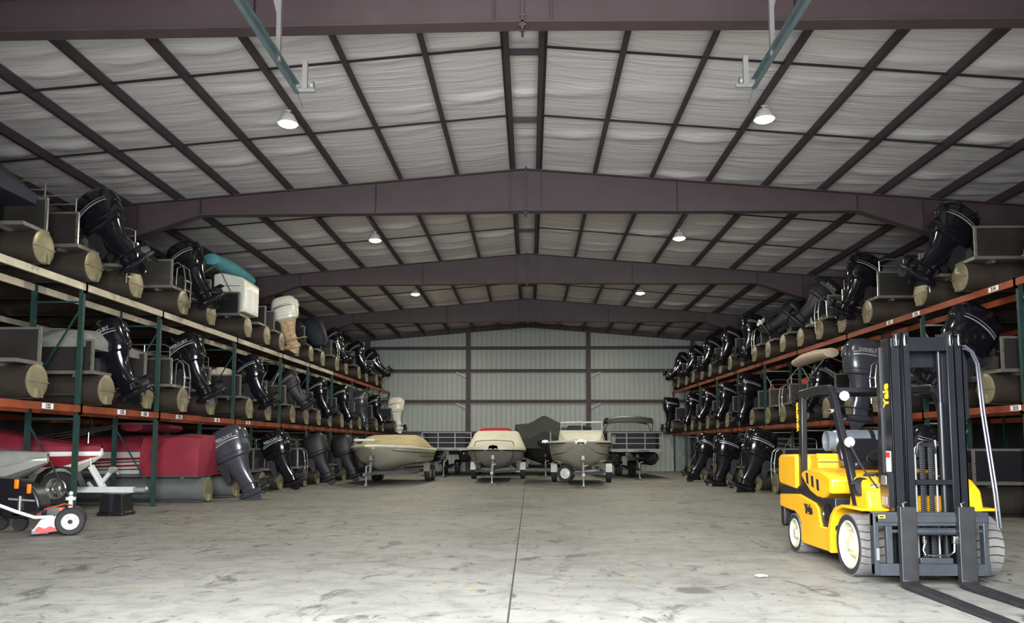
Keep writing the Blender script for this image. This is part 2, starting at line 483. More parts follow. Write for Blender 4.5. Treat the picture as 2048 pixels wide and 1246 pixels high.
# purlins (Z sections) and sag angles
PX = [RX + s * (0.37 + 1.5 * k) for k in range(11) for s in (-1, 1)]
PX.append(RX - 0.37) if False else None
for px in PX:
    s = 1 if px > RX else -1
    b = MB(); zt = roofz(px) - 0.05
    b.box(px - 0.006, px + 0.006, FRONT, BACK - 0.1, zt - 0.25, zt)
    b.box(px - 0.10 if s > 0 else px, px if s > 0 else px + 0.10, FRONT, BACK - 0.1, zt - 0.256, zt - 0.248)
    b.box(px if s > 0 else px - 0.07, px + 0.07 if s > 0 else px, FRONT, BACK - 0.1, zt - 0.008, zt)
    b.box(px - 0.10 if s > 0 else px + 0.092, px - 0.092 if s > 0 else px + 0.10, FRONT, BACK - 0.1, zt - 0.25, zt - 0.225)
    struct('roof_beam_purlin', b, M['purlin'])
ends = [2.35] + list(FY) + [BACK]
for i in range(5):
    for t in (1 / 3, 2 / 3):
        y = ends[i] + (ends[i + 1] - ends[i]) * t
        for s in (-1, 1):
            b = MB()
            for k in range(10):
                xa, xb = RX + s * (0.37 + 1.5 * k), RX + s * (1.87 + 1.5 * k)
                b.bar((xa, y, roofz(xa) - 0.11), (xb, y, roofz(xb) - 0.11), 0.035, 0.035)
            struct('roof_beam_strap', b, M['strap'])
        b = MB(); b.box(RX - 0.37, RX + 0.37, y - 0.02, y + 0.02, 8.8, 8.92); struct('roof_beam_strap', b, M['purlin'])

# ------------------------------------------------------------------ ceiling lamps
NTH = ['nearest the door', 'second from the door', 'third from the door', 'farthest from the door']
for i, y in enumerate((15.35, 24.35, 33.15, 40.6)):
    for s, lx in ((-1, -5.0), (1, 4.8)):
        t = thing('ceiling_light', 'bright round high-bay lamp on a %s roof purlin, %s' % ('left' if s < 0 else 'right', NTH[i]), 'ceiling light', (lx, y, 8.1), 0, 'high-bay lamps')
        zt = roofz(lx) - 0.3 - 8.1
        MB().lathe([(0.03, 0.20), (0.12, 0.19), (0.17, 0.10), (0.20, 0.05), (0.21, 0.0), (0.19, 0.0)], (0, 0, 0), (0, 0, 1), 24).build('housing', M['housing'], t)
        MB().lathe([(0.02, -0.05), (0.12, -0.045), (0.175, -0.02), (0.185, 0.0)], (0, 0, 0), (0, 0, 1), 24).build('diffuser', M['diffuser'], t)
        MB().cyl((0, 0, 0.19), (0, 0, zt), 0.02).box(-0.06, 0.06, -0.03, 0.03, zt - 0.02, zt).build('bracket', M['housing'], t)
        l = bpy.data.lights.new('lamp_glow', 'AREA'); l.shape = 'DISK'; l.size = 0.36
        l.energy = LAMP_W; l.color = LAMP_COL
        lo = bpy.data.objects.new('lamp_glow', l); lo.location = (0, 0, -0.07); lo.parent = t; COL.objects.link(lo)

# overhead door tracks with hangers
for s, tx in ((-1, -2.85), (1, 2.72)):
    t = thing('door_track', '%s overhead door track hanging on galvanised angles under the roof' % ('left' if s < 0 else 'right'), 'door track', (tx, 0, 5.78))
    b = MB()
    b.box(-0.005, 0.005, -0.5, 9.0, -0.06, 0.06).box(-0.05 if s > 0 else 0, 0 if s > 0 else 0.05, -0.5, 9.0, -0.065, -0.055).box(-0.05 if s > 0 else 0, 0 if s > 0 else 0.05, -0.5, 9.0, 0.055, 0.065)
    b.box(-0.03 if s < 0 else 0, 0 if s < 0 else 0.03, -0.5, 9.0, 0.03, 0.10)
    b.build('rail', M['track'], t)
    b = MB(); zt = roofz(tx) - 0.3 - 5.78
    b.bar((0, 8.35, 0), (0, 8.35, zt), 0.05, 0.05); b.build('hanger', M['galvl'], t)
    b = MB(); b.bar((0, 8.35, 0.55), (-s * -0.55, 8.35, zt), 0.045, 0.045); b.build('hanger', M['galvl'], t)
    b = MB(); b.box(-0.03 - s * 0.12, 0.03 - s * 0.12, 8.96, 9.0, -0.02, 0.34).box(min(0, -s * 0.24), max(0, -s * 0.24), 8.97, 9.0, -0.05, -0.01); b.build('end_bracket', M['galvl'], t)
    MB().lathe([(0.02, 0), (0.05, 0.0), (0.05, 0.03), (0.02, 0.03)], (-s * 0.2, 8.98, 0.03), (1, 0, 0), 14).build('stop_roller', M['galvl'], t)
    MB().bar((0, 8.9, 0), (0, 9.25, -0.13), 0.03, 0.03).build('stop_arm', M['galvl'], t)

# ------------------------------------------------------------------ storage racks
def rack(label, side):
    t = thing('boat_rack', label, 'storage rack')
    if side < 0:
        ys = [11.4, 15.42, 18.6, 23.2, 27.3, 30.5, 34.0, 37.6, 40.75, 43.75, 46.5]
        fx = lambda y: -9.2 + 0.02 * (y - 15)
    else:
        ys = [11.5, 15.35, 18.9, 22.85, 26.75, 30.3, 33.7, 37.05, 40.25, 43.45, 46.5]
        fx = lambda y: 9.75 - 0.035 * (y - 15)
    for y in ys:
        for row, dx in enumerate((0.0, 1.0, 4.4)):
            x = fx(y) + side * dx
            b = MB()
            b.box(x - 0.04, x + 0.04, y - 0.045, y - 0.04, 0, 4.77).box(x - 0.045, x - 0.04, y - 0.045, y + 0.035, 0, 4.77).box(x + 0.04, x + 0.045, y - 0.045, y + 0.035, 0, 4.77)
            b.box(x - 0.07, x + 0.07, y - 0.07, y + 0.07, 0, 0.012)
            b.build('post', M['green'], t)
        xa, xb = fx(y), fx(y) + side
        b = MB(); zs = [0.3, 2.0, 2.5, 4.4]
        for z in zs: b.bar((xa, y, z), (xb, y, z), 0.03, 0.035)
        b.bar((xa, y, 0.3), (xb, y, 1.9), 0.03, 0.03); b.bar((xb, y, 2.6), (xa, y, 4.3), 0.03, 0.03)
        b.build('brace', M['green'] if side < 0 else M['brace'], t)
    for lev, z in ((0, 2.2), (1, 4.7)):
        for i in range(len(ys) - 1):
            y0, y1 = ys[i], ys[i + 1]
            m = M['galv'] if (side < 0 and lev == 1 and y0 < 34) else M['orange']
            x0, x1 = fx(y0) - side * 0.06, fx(y1) - side * 0.06
            b = MB(); b.bar((x0, y0 + 0.01, z), (x1, y1 - 0.01, z), 0.05, 0.14)
            b.bar((x0 + side * 0.03, y0 + 0.01, z - 0.03), (x1 + side * 0.03, y1 - 0.01, z - 0.03), 0.03, 0.06)
            for yy, xx in ((y0, x0), (y1, x1)):
                b.box(xx - 0.03, xx + 0.03, yy - 0.03, yy + 0.03, z - 0.12, z + 0.09)
            b.build('beam', m, t)
        for dx in (1.0, 4.4):
            b = MB(); b.bar((fx(ys[0]) + side * dx, ys[0], z), (fx(ys[-1]) + side * dx, ys[-1], z), 0.05, 0.14)
            b.build('beam', M['galv'] if (side < 0 and lev == 1) else M['orange'], t)
    # slot number plates
    if side < 0: plates = [(14.35, 2.2), (16.9, 2.2), (17.9, 2.2), (19.6, 2.2), (21.9, 2.2), (24.2, 2.2)]
    else: plates = [(15.5, 2.2), (19.0, 4.7), (20.3, 4.7), (16.0, 4.7)]
    for k, (y, z) in enumerate(plates):
        x = fx(y) - side * 0.09
        rot = (PI / 2, 0, PI / 2) if side < 0 else (PI / 2, 0, -PI / 2)
        p = MB().box(x - 0.003, x + 0.003, y - 0.17, y + 0.17, z - 0.05, z + 0.055).build('number_plate', M['wht'], t)
        lettering(['122', '123', '124', '125', '126', '127'][k] if side < 0 else ['215', '216', '217', '214'][k], 0.11, M['ink'], p, (x - side * 0.005, y, z), rot, 0.003)
rack('left pallet-type boat rack with green posts, bare upper beam and orange lower beam', -1)
rack('right pallet-type boat rack with orange beams on both levels', 1)

# ------------------------------------------------------------------ outboard motors (parts of their boats)
def sring(cx, a, bb, z, n=20, e=2.8):
    out = []
    for k in range(n):
        t = 2 * PI * k / n; c, s = math.cos(t), math.sin(t)
        out.append((cx + a * math.copysign(abs(c) ** (2 / e), c), bb * math.copysign(abs(s) ** (2 / e), s), z))
    return out
def cowl_mesh():
    b = MB()
    b.loft([sring(*q, 24, 2.5) for q in ((0.33, 0.29, 0.16, 0.06), (0.34, 0.37, 0.215, 0.10), (0.35, 0.40, 0.235, 0.2), (0.36, 0.41, 0.24, 0.34), (0.37, 0.405, 0.235, 0.5), (0.375, 0.385, 0.222, 0.62), (0.375, 0.34, 0.19, 0.72), (0.37, 0.26, 0.14, 0.78), (0.36, 0.12, 0.06, 0.80))])
    # rear air scoop and rim line
    b.rbox(0.60, 0.80, -0.10, 0.10, 0.40, 0.64, 0.04)
    b.loft([sring(0.34, 0.405, 0.24, 0.175, 20), sring(0.34, 0.415, 0.25, 0.185, 20), sring(0.34, 0.405, 0.24, 0.195, 20)])
    return b.mesh('cowling')
def cowl2_mesh():
    b = MB()
    b.loft([sring(*q, 20, 3.4) for q in ((0.33, 0.27, 0.15, 0.05), (0.34, 0.36, 0.20, 0.09), (0.35, 0.39, 0.22, 0.22), (0.37, 0.40, 0.225, 0.45), (0.38, 0.385, 0.215, 0.58), (0.39, 0.35, 0.19, 0.68), (0.395, 0.28, 0.13, 0.73))])
    b.rbox(0.05, 0.75, -0.12, 0.12, 0.66, 0.76, 0.05)
    return b.mesh('cowling')
def mid_mesh():
    b = MB()
    b.loft([sring(*q, 16, 2.4) for q in ((0.34, 0.33, 0.18, 0.09), (0.33, 0.29, 0.155, -0.02), (0.34, 0.22, 0.12, -0.2), (0.37, 0.18, 0.085, -0.42), (0.39, 0.19, 0.07, -0.55))])
    return b.mesh('midsection')
def low_mesh():
    b = MB()
    b.rbox(0.16, 0.86, -0.12, 0.12, -0.575, -0.555, 0.01)
    b.loft([sring(*q, 14, 2.0) for q in ((0.38, 0.17, 0.05, -0.55), (0.37, 0.16, 0.035, -0.68), (0.36, 0.17, 0.03, -0.76))])
    b.lathe([(0.01, 0.1), (0.05, 0.14), (0.075, 0.24), (0.08, 0.40), (0.07, 0.58), (0.06, 0.64)], (0, 0, -0.76), (1, 0, 0), 14)
    b.prism([(0.22, -0.80), (0.56, -0.80), (0.56, -0.92), (0.52, -1.0), (0.40, -0.98)], 'y', -0.012, 0.012)
    return b.mesh('lower_unit')
def prop_mesh():
    b = MB()
    b.lathe([(0.055, 0.64), (0.06, 0.70), (0.05, 0.80), (0.02, 0.84)], (0, 0, -0.76), (1, 0, 0), 12)
    for k in range(3):
        a = 2 * PI * k / 3
        R = Matrix.Translation((0.72, 0, -0.76)) @ Matrix.Rotation(a, 4, 'X')
        b.xf = R
        b.loft([[(x - 0.01, y, z), (x + 0.01, y, z)] + [(x2 + 0.01, y2, z2), (x2 - 0.01, y2, z2)] for x, y, z, x2, y2, z2 in ((-0.04, -0.04, 0.05, 0.05, 0.04, 0.05), (-0.06, -0.09, 0.12, 0.06, 0.06, 0.13), (-0.03, -0.06, 0.19, 0.04, 0.05, 0.19))])
        b.xf = None
    return b.mesh('propeller')
def brk_mesh():
    b = MB()
    for s in (-1, 1):
        b.prism([(-0.06, 0.06), (0.14, 0.06), (0.2, -0.05), (0.14, -0.36), (0.02, -0.42), (0.0, -0.04), (-0.06, -0.04)], 'y', s * 0.13 - 0.02, s * 0.13 + 0.02)
    b.box(0.0, 0.12, -0.12, 0.12, -0.3, -0.2).cyl((0.05, 0, -0.32), (0.22, 0, -0.02), 0.035).cyl((0.1, -0.16, 0.02), (0.1, 0.16, 0.02), 0.04)
    return b.mesh('clamp_bracket')
def stripe_mesh(s):
    b = MB()
    for z0, w0 in ((0.40, 0.035), (0.455, 0.016)):
        def P(t, dz):
            x = 0.06 + 0.6 * t
            u = min(1, abs((x - 0.365) / 0.409))
            return (x, s * (0.2385 * (1 - u ** 2.5) ** 0.4 + 0.004), z0 + 0.06 * math.sin(t * 2.2) + dz)
        b.add([P(k / 10, dz) for k in range(11) for dz in (0.0, w0 - w0 * 0.06 * k)], [(2 * k, 2 * k + 2, 2 * k + 3, 2 * k + 1) for k in range(10)])
    return b.mesh('stripe')
def outboard(parent, loc, tilt=28, sc=1.1, steer=0, cm='blackg', word=None, mm=None, kind=1, wm='silverink', stripe=True, prop='blackm'):
    e = part_empty('outboard_motor', parent, loc, Euler((0, -math.radians(tilt), math.radians(steer)), 'XYZ'), sc)
    mm = mm or cm
    place(cached(('cowl', kind), cowl_mesh if kind == 1 else cowl2_mesh), 'cowling', M[cm], e)
    place(cached('mid', mid_mesh), 'midsection', M[mm], e)
    place(cached('low', low_mesh), 'lower_unit', M[mm], e)
    place(cached('prop', prop_mesh), 'propeller', M[prop], e)
    place(cached('brk', brk_mesh), 'clamp_bracket', M['blackm'], e)
    if stripe:
        for sd in (-1, 1): place(cached(('stripe', sd), lambda: stripe_mesh(sd)), 'stripe', M[wm], e)
    if word:
        for s in (-1, 1):
            lettering(word, 0.095, M[wm], e, (0.36, s * 0.243, 0.55), (PI / 2, 0, 0 if s < 0 else PI), 0.003)
    return e

# ------------------------------------------------------------------ pontoon boats; local +x is aft (towards the aisle)
def tube_mesh(L):
    b = MB(); r = 0.31
    prof = [(0.001, 0.0), (r * 0.35, -0.12)] if False else []
    rings = []
    n = 22
    for x, rr, dz in [(0.02, r, 0), (-L + 0.9, r, 0), (-L + 0.5, r * 0.86, 0.03), (-L + 0.2, r * 0.55, 0.09), (-L, r * 0.12, 0.16)]:
        rings.append([(x, rr * math.cos(t), r + dz + rr * math.sin(t)) for t in [2 * PI * k / n for k in range(n)]])
    b.loft(rings)
    b.box(-L + 1.0, -0.05, -0.03, 0.03, -0.015, 0.02)
    for x in (-0.9, -2.2, -3.6): b.lathe([(r + 0.004, -0.015), (r + 0.008, 0), (r + 0.004, 0.015)], (x, 0, r), (1, 0, 0), 22)
    return b.mesh('pontoon')
def cap_mesh():
    b = MB(); r = 0.31
    b.lathe([(r, 0.0), (r + 0.006, 0.02), (r - 0.01, 0.03), (r * 0.7, 0.045), (0.01, 0.055)], (0.01, 0, r), (1, 0, 0), 26)
    b.box(0.05, 0.07, -0.30, 0.30, 0.29, 0.305)
    b.box(0.04, 0.10, -0.09, -0.03, 0.01, 0.18).box(0.04, 0.10, 0.03, 0.09, 0.01, 0.18)
    return b.mesh('end_cap')
def notch_mesh():
    return MB().box(0.06, 0.075, -0.03, 0.03, 0.0, 0.17).mesh('notch')
def bow_outline(L, hw):
    return [(-0.05, hw), (-L + 0.7, hw), (-L + 0.25, hw * 0.8), (-L, hw * 0.4), (-L, -hw * 0.4), (-L + 0.25, -hw * 0.8), (-L + 0.7, -hw), (-0.05, -hw)]
def pontoon(label, loc, rz=0.0, L=6.2, panel='panelA', motor=None, cover=None, seats=None, ladder=0, rails=False, bimini=None, arch=False, trim='deck', tubes='alu_shade', hw=1.22, tube_y=0.86, extra=None, group=None, name='pontoon_boat', stern_gap=0.0, fh=0.62):
    t = thing(name, label, 'boat', loc, rz, group)
    for s in (-1, 1):
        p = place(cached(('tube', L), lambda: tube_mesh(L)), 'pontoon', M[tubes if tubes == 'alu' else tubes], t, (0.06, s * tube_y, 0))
        place(cached('cap', cap_mesh), 'end_cap', M['alu'], p)
    z0 = 0.63
    b = MB(); b.prism(bow_outline(L, hw)[:1][:0] + [(-0.05, hw), (-L + 0.7, hw), (-L + 0.25, hw * 0.8), (-L, hw * 0.4), (-L, -hw * 0.4), (-L + 0.25, -hw * 0.8), (-L + 0.7, -hw), (-0.05, -hw), (-0.05, -0.45), (-0.62, -0.45), (-0.62, 0.45), (-0.05, 0.45)], 'z', z0, z0 + 0.07)
    for x in (-0.5, -2.5, -4.5): b.box(x - 0.04, x + 0.04, -hw + 0.1, hw - 0.1, z0 - 0.06, z0)
    b.build('deck', M[trim], t)
    b = MB(); b.box(-1.4, -0.48, -0.28, 0.28, 0.36, z0).box(-0.54, -0.46, -0.32, 0.32, 0.5, 1.06); b.build('motor_pod', M['deckd'], t)
    z1 = z0 + 0.07 + fh
    for s in (-1, 1):
        b = MB(); y = s * (hw - 0.03)
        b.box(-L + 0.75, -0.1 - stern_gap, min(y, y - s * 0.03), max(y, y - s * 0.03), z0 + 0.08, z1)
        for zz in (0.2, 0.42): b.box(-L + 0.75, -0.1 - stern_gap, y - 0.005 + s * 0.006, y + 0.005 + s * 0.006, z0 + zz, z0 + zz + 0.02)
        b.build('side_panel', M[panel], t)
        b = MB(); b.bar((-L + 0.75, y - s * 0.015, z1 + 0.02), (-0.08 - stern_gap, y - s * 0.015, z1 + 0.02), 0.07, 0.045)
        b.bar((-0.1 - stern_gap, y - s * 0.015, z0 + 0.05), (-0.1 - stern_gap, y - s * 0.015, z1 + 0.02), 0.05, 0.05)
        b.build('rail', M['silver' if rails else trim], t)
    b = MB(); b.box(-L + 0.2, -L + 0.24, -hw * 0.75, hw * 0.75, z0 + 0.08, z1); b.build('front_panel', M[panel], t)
    for s in (-1, 1):
        b = MB(); b.box(-0.95, -0.92, min(s * 0.42, s * (hw - 0.06)), max(s * 0.42, s * (hw - 0.06)), z0 + 0.08, z1)
        b.build('stern_panel', M['panelC'], t)
    if rails:
        for s in (-1, 1):
            b = MB(); y = s * (hw - 0.045)
            pts = [(-0.15, y, z1), (-0.15, y, z1 + 0.32), (-0.3, y, z1 + 0.38), (-2.4, y, z1 + 0.38), (-2.5, y, z1 + 0.3), (-2.5, y, z1)]
            b.tube(pts, 0.017, 7); b.tube([(-0.15, y, z1 + 0.2), (-2.5, y, z1 + 0.2)], 0.013, 6)
            for x in (-0.8, -1.6): b.tube([(x, y, z1), (x, y, z1 + 0.38)], 0.013, 6)
            b.build('grab_rail', M['silver'], t)
    if seats:
        for s in (-1, 1):
            b = MB(); b.rbox(-2.3, -0.75, min(s * 0.45, s * 1.1), max(s * 0.45, s * 1.1), z0 + 0.07, z0 + 0.55, 0.1)
            b.rbox(-1.0, -0.62, min(s * 0.42, s * 1.12), max(s * 0.42, s * 1.12), z0 + 0.5, z0 + 0.98, 0.12)
            b.rbox(-2.3, -0.9, s * 1.05 - 0.1, s * 1.05 + 0.1, z0 + 0.4, z0 + 0.92, 0.09)
            b.build('lounge_seat', M[seats], t)
        b = MB(); b.rbox(-3.4, -2.8, 0.1, 0.9, z0 + 0.1, z0 + 1.1, 0.1); b.prism([(-2.8, z0 + 0.9), (-3.0, z0 + 1.4), (-3.05, z0 + 1.38), (-3.1, z0 + 0.9)], 'y', 0.2, 0.8); b.build('helm_console', M[seats], t)
    if cover:
        cm, h = cover
        b = MB(); rings = []
        rr = random.Random(int(loc[1] * 10))
        for x, k in ((-0.25, 0.25), (-0.45, 0.75), (-1.2, 0.95), (-2.2, 1.0), (-3.2, 0.92), (-4.2, 1.0), (-L + 0.7, 0.7), (-L + 0.2, 0.2)):
            w = hw if x > -L + 0.8 else hw * 0.8
            zz = z1 + h * k + rr.uniform(-0.03, 0.03)
            rings.append([(x, -w - 0.01, z1 - 0.12), (x, -w - 0.005, z1 + 0.06), (x, -w * 0.72, z1 + (zz - z1) * 0.75), (x, -w * 0.3, zz), (x, w * 0.3, zz), (x, w * 0.72, z1 + (zz - z1) * 0.75), (x, w + 0.005, z1 + 0.06), (x, w + 0.01, z1 - 0.12)])
        b.loft(rings); b.build('mooring_cover', M[cm], t, 50)
    if ladder:
        y = ladder * 0.62
        b = MB()
        for dy in (-0.16, 0.16):
            b.tube([(0.06, y + dy, 0.25), (0.08, y + dy, 0.9), (0.02, y + dy, 1.25), (-0.14, y + dy, 1.38), (-0.3, y + dy, 1.3), (-0.32, y + dy, 0.72)], 0.018, 7)
        for z in (0.4, 0.65, 0.9): b.box(0.04, 0.11, y - 0.16, y + 0.16, z - 0.02, z + 0.02)
        b.build('boarding_ladder', M['silver'], t)
    if bimini:
        bm, x0, zt, ang, bw, br = (tuple(bimini) + (1.1, 1.0))[:6] if len(bimini) == 4 else bimini
        b = MB(); d = Vector((math.cos(ang), 0, math.sin(ang)))
        c = Vector((x0, 0, zt))
        n = 12
        rings = []
        for y, r in ((-bw, 0.03), (-bw + 0.06, 0.12 * br), (-bw * 0.4, 0.15 * br), (bw * 0.3, 0.14 * br), (bw - 0.06, 0.12 * br), (bw, 0.03)):
            rings.append([(c.x + r * 1.6 * math.cos(k), y, c.z + 0.06 * (1 - (y / bw) ** 2) + r * math.sin(k)) for k in [2 * PI * j / n for j in range(n)]])
        b.loft(rings); b.build('folded_bimini', M[bm], t)
        b = MB()
        for s in (-1, 1):
            b = MB()
            b.tube([(x0 - 1.4, s * 1.15, z1), (x0, s * 1.08, zt - 0.05)], 0.016, 7); b.tube([(x0 + 0.5, s * 1.15, z1), (x0, s * 1.08, zt - 0.05)], 0.014, 7)
            b.build('bimini_frame', M['silver'], t)
    if arch:
        b = MB()
        for x in (-1.0, -1.5):
            b.tube([(x - 0.5, -1.12, z1), (x - 0.1, -1.1, z1 + 0.75), (x, -0.85, z1 + 1.0), (x + 0.02, 0, z1 + 1.07), (x, 0.85, z1 + 1.0), (x - 0.1, 1.1, z1 + 0.75), (x - 0.5, 1.12, z1)], 0.024, 8)
        b.build('tow_arch', M['silver'], t)
    if motor:
        mk = dict(motor); outboard(t, (mk.pop('mx', -0.44), 0, mk.pop('mz', 1.06)), **mk)
    if extra: extra(t, z0, z1)
    return t

def fl(y): return -9.2 + 0.02 * (y - 15)
def fr(y): return 9.75 - 0.035 * (y - 15)
UP, LO = 4.82, 2.32
def lb(y, z, label, dx=0.12, **k): return pontoon(label, (fl(y) + dx, y, z), 0, group=('boats on the left rack, upper level' if z > 4 else 'boats on the left rack, lower level'), **k)
def rb(y, z, label, dx=0.15, **k): return pontoon(label, (fr(y) - dx, y, z), PI, group=('boats on the right rack, upper level' if z > 4 else 'boats on the right rack, lower level'), **k)
W1 = 'MERCURY'
# ---- left, upper level
def covered_motor(m):
    def fn(t, z0, z1):
        b = MB(); b.loft([sring(0.15, 0.25, 0.2, 0.75, 16), sring(0.1, 0.42, 0.3, 1.0, 16), sring(-0.05, 0.46, 0.3, 1.4, 16), sring(-0.15, 0.4, 0.26, 1.75, 16), sring(-0.2, 0.2, 0.12, 1.88, 16)])
        b.build('motor_cover', M[m], t, 50)
    return fn
def seat_module(t, z0, z1):
    b = MB(); b.prism([(-1.15, 0.85), (-0.12, 0.85), (-0.12, 1.85), (-0.25, 1.95), (-0.9, 2.1), (-1.15, 2.05)], 'y', -0.62, 0.62)
    o = b.build('storage_console', M['whiteg'], t, bevel=0.05)
    b = MB()
    for y0, y1 in ((-0.52, -0.05), (0.02, 0.52)): b.rbox(-0.13, -0.105, y0, y1, 0.95, 1.62, 0.01)
    b.build('locker_door', M['wht'], t)
    b = MB(); b.box(-1.0, -0.3, -0.635, -0.625, 1.35, 1.37).box(-1.0, -0.3, -0.635, -0.625, 1.66, 1.675); b.build('panel_seam', M['ink'], t)
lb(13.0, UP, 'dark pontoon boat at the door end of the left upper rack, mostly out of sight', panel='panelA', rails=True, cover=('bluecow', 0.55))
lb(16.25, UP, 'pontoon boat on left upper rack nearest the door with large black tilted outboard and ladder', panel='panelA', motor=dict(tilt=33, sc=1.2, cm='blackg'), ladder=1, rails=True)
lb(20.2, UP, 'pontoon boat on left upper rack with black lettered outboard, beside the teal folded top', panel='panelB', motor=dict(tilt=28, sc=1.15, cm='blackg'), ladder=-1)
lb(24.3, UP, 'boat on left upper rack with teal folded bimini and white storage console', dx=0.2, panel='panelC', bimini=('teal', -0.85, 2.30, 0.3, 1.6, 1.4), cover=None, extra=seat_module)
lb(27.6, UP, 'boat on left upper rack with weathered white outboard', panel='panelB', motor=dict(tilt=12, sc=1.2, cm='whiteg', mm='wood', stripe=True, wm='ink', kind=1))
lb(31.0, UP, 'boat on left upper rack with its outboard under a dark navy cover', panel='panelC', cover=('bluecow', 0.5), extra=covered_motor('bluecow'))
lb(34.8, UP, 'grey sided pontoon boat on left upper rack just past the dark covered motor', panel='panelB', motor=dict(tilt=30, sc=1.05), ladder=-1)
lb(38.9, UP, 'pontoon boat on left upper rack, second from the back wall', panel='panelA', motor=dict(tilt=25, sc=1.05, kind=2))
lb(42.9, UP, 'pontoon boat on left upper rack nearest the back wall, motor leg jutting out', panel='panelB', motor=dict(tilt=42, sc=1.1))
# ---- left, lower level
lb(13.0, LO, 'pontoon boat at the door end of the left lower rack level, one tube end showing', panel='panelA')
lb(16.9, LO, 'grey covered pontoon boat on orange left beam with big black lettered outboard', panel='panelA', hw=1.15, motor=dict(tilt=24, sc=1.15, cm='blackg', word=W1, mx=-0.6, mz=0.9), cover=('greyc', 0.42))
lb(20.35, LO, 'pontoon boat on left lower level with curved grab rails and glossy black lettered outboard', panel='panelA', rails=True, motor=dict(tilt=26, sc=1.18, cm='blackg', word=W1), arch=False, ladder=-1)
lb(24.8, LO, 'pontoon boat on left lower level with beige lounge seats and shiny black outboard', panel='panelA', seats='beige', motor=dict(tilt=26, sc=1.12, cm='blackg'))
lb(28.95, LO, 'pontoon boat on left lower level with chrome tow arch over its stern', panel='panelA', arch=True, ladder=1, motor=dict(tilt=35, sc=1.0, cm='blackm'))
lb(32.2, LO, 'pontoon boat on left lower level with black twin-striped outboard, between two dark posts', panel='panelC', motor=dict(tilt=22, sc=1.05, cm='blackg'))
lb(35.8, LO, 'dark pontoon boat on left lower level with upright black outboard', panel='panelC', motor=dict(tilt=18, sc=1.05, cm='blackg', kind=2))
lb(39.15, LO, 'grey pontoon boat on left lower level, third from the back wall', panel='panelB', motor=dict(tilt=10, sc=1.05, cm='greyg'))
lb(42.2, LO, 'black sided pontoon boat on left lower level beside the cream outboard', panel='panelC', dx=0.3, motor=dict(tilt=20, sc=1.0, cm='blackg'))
lb(45.15, LO, 'boat on left lower level at the back wall with tall cream and red outboard', panel='panelC', dx=0.75, motor=dict(tilt=5, sc=1.2, cm='whiteg', wm='red'))
# ---- right, upper level
rb(13.7, UP, 'pontoon boat with silver rails at the door end of the right upper rack', panel='panelA', rails=True, ladder=-1)
rb(17.7, UP, 'taupe pontoon boat on right upper rack with large black outboard leaning inboard, nearest whole one', panel='panelA', motor=dict(tilt=32, sc=1.25, cm='blackg'), ladder=-1)
rb(22.0, UP, 'pontoon boat on right upper rack with black outboard and wire rails behind it', panel='panelA', rails=True, motor=dict(tilt=24, sc=1.18, cm='blackg'))
rb(25.2, UP, 'pontoon boat on right upper rack with white stern panel and tilted matt black outboard', panel='panelB', motor=dict(tilt=42, sc=1.15, cm='blackm', word='SUZUKI'), ladder=1,
   extra=lambda t, z0, z1: MB().rbox(-1.2, -0.35, -1.15, -0.45, 0.75, 1.55, 0.06).build('stern_locker', M['whiteg'], t))
rb(28.4, UP, 'dark sided pontoon boat on right upper rack with bare white propeller', panel='panelC', motor=dict(tilt=55, sc=1.0, cm='blackm', prop='whiteg'))
rb(31.5, UP, 'pontoon boat on right upper rack with tall upright black outboard', panel='panelA', motor=dict(tilt=14, sc=1.15, cm='blackg'), ladder=1)
rb(34.8, UP, 'pontoon boat on right upper rack with silver streaked black outboard, fourth from the back wall', panel='panelA', motor=dict(tilt=22, sc=1.1, cm='blackg', kind=2))
rb(38.1, UP, 'pontoon boat on right upper rack, third from the back wall', panel='panelA', motor=dict(tilt=26, sc=1.1, cm='blackg'))
rb(41.4, UP, 'pontoon boat on right upper rack, second from the back wall', panel='panelB', motor=dict(tilt=30, sc=1.1, cm='blackg', kind=2))
rb(44.8, UP, 'pontoon boat on right upper rack against the back wall with motor leg jutting out', panel='panelC', motor=dict(tilt=38, sc=1.1, cm='blackg'))
# ---- right, lower level
rb(13.7, LO, 'white panelled pontoon boat with curved silver bar behind the forklift mast, right lower level', panel='panelW', rails=True, arch=True)
rb(17.0, LO, 'taupe pontoon boat with huge domed black outboard behind the forklift mast', panel='panelA', motor=dict(tilt=36, sc=1.36, cm='blackg', stripe=True, mz=0.92, mx=-0.25))
rb(20.8, LO, 'pontoon boat with grey lettered outboard beside the forklift mast, right lower level', panel='panelC', dx=0.55, motor=dict(tilt=6, sc=1.38, cm='greyg', word='EVINRUDE', kind=1, mz=0.86), ladder=1)
rb(24.9, LO, 'pontoon boat with tan folded bimini on right lower level above the forklift guard', panel='panelC', bimini=('tanl', 0.10, 1.97, 0.2, 1.5, 1.25), motor=dict(tilt=30, sc=1.05, cm='blackg', word='YAMAHA', mz=0.84, mx=-0.35), seats='beige')
rb(28.6, LO, 'grey pontoon boat on right lower level with silver grab rails and red seat', panel='panelB', rails=True, ladder=1,
   extra=lambda t, z0, z1: MB().rbox(-1.6, -0.8, 0.0, 0.9, 0.75, 1.62, 0.06).build('red_seat', M['red'], t))
rb(32.0, LO, 'pontoon boat on right lower level with large black outboard wearing pale stripes', panel='panelA', motor=dict(tilt=12, sc=1.25, cm='blackg'))
rb(35.4, LO, 'black pontoon boat on right lower level with dull black outboard, fourth from the back wall', panel='panelC', motor=dict(tilt=20, sc=1.1, cm='blackg', kind=2))
rb(38.7, LO, 'black pontoon boat on right lower level, third from the back wall', panel='panelC', motor=dict(tilt=25, sc=1.1, cm='blackg'))
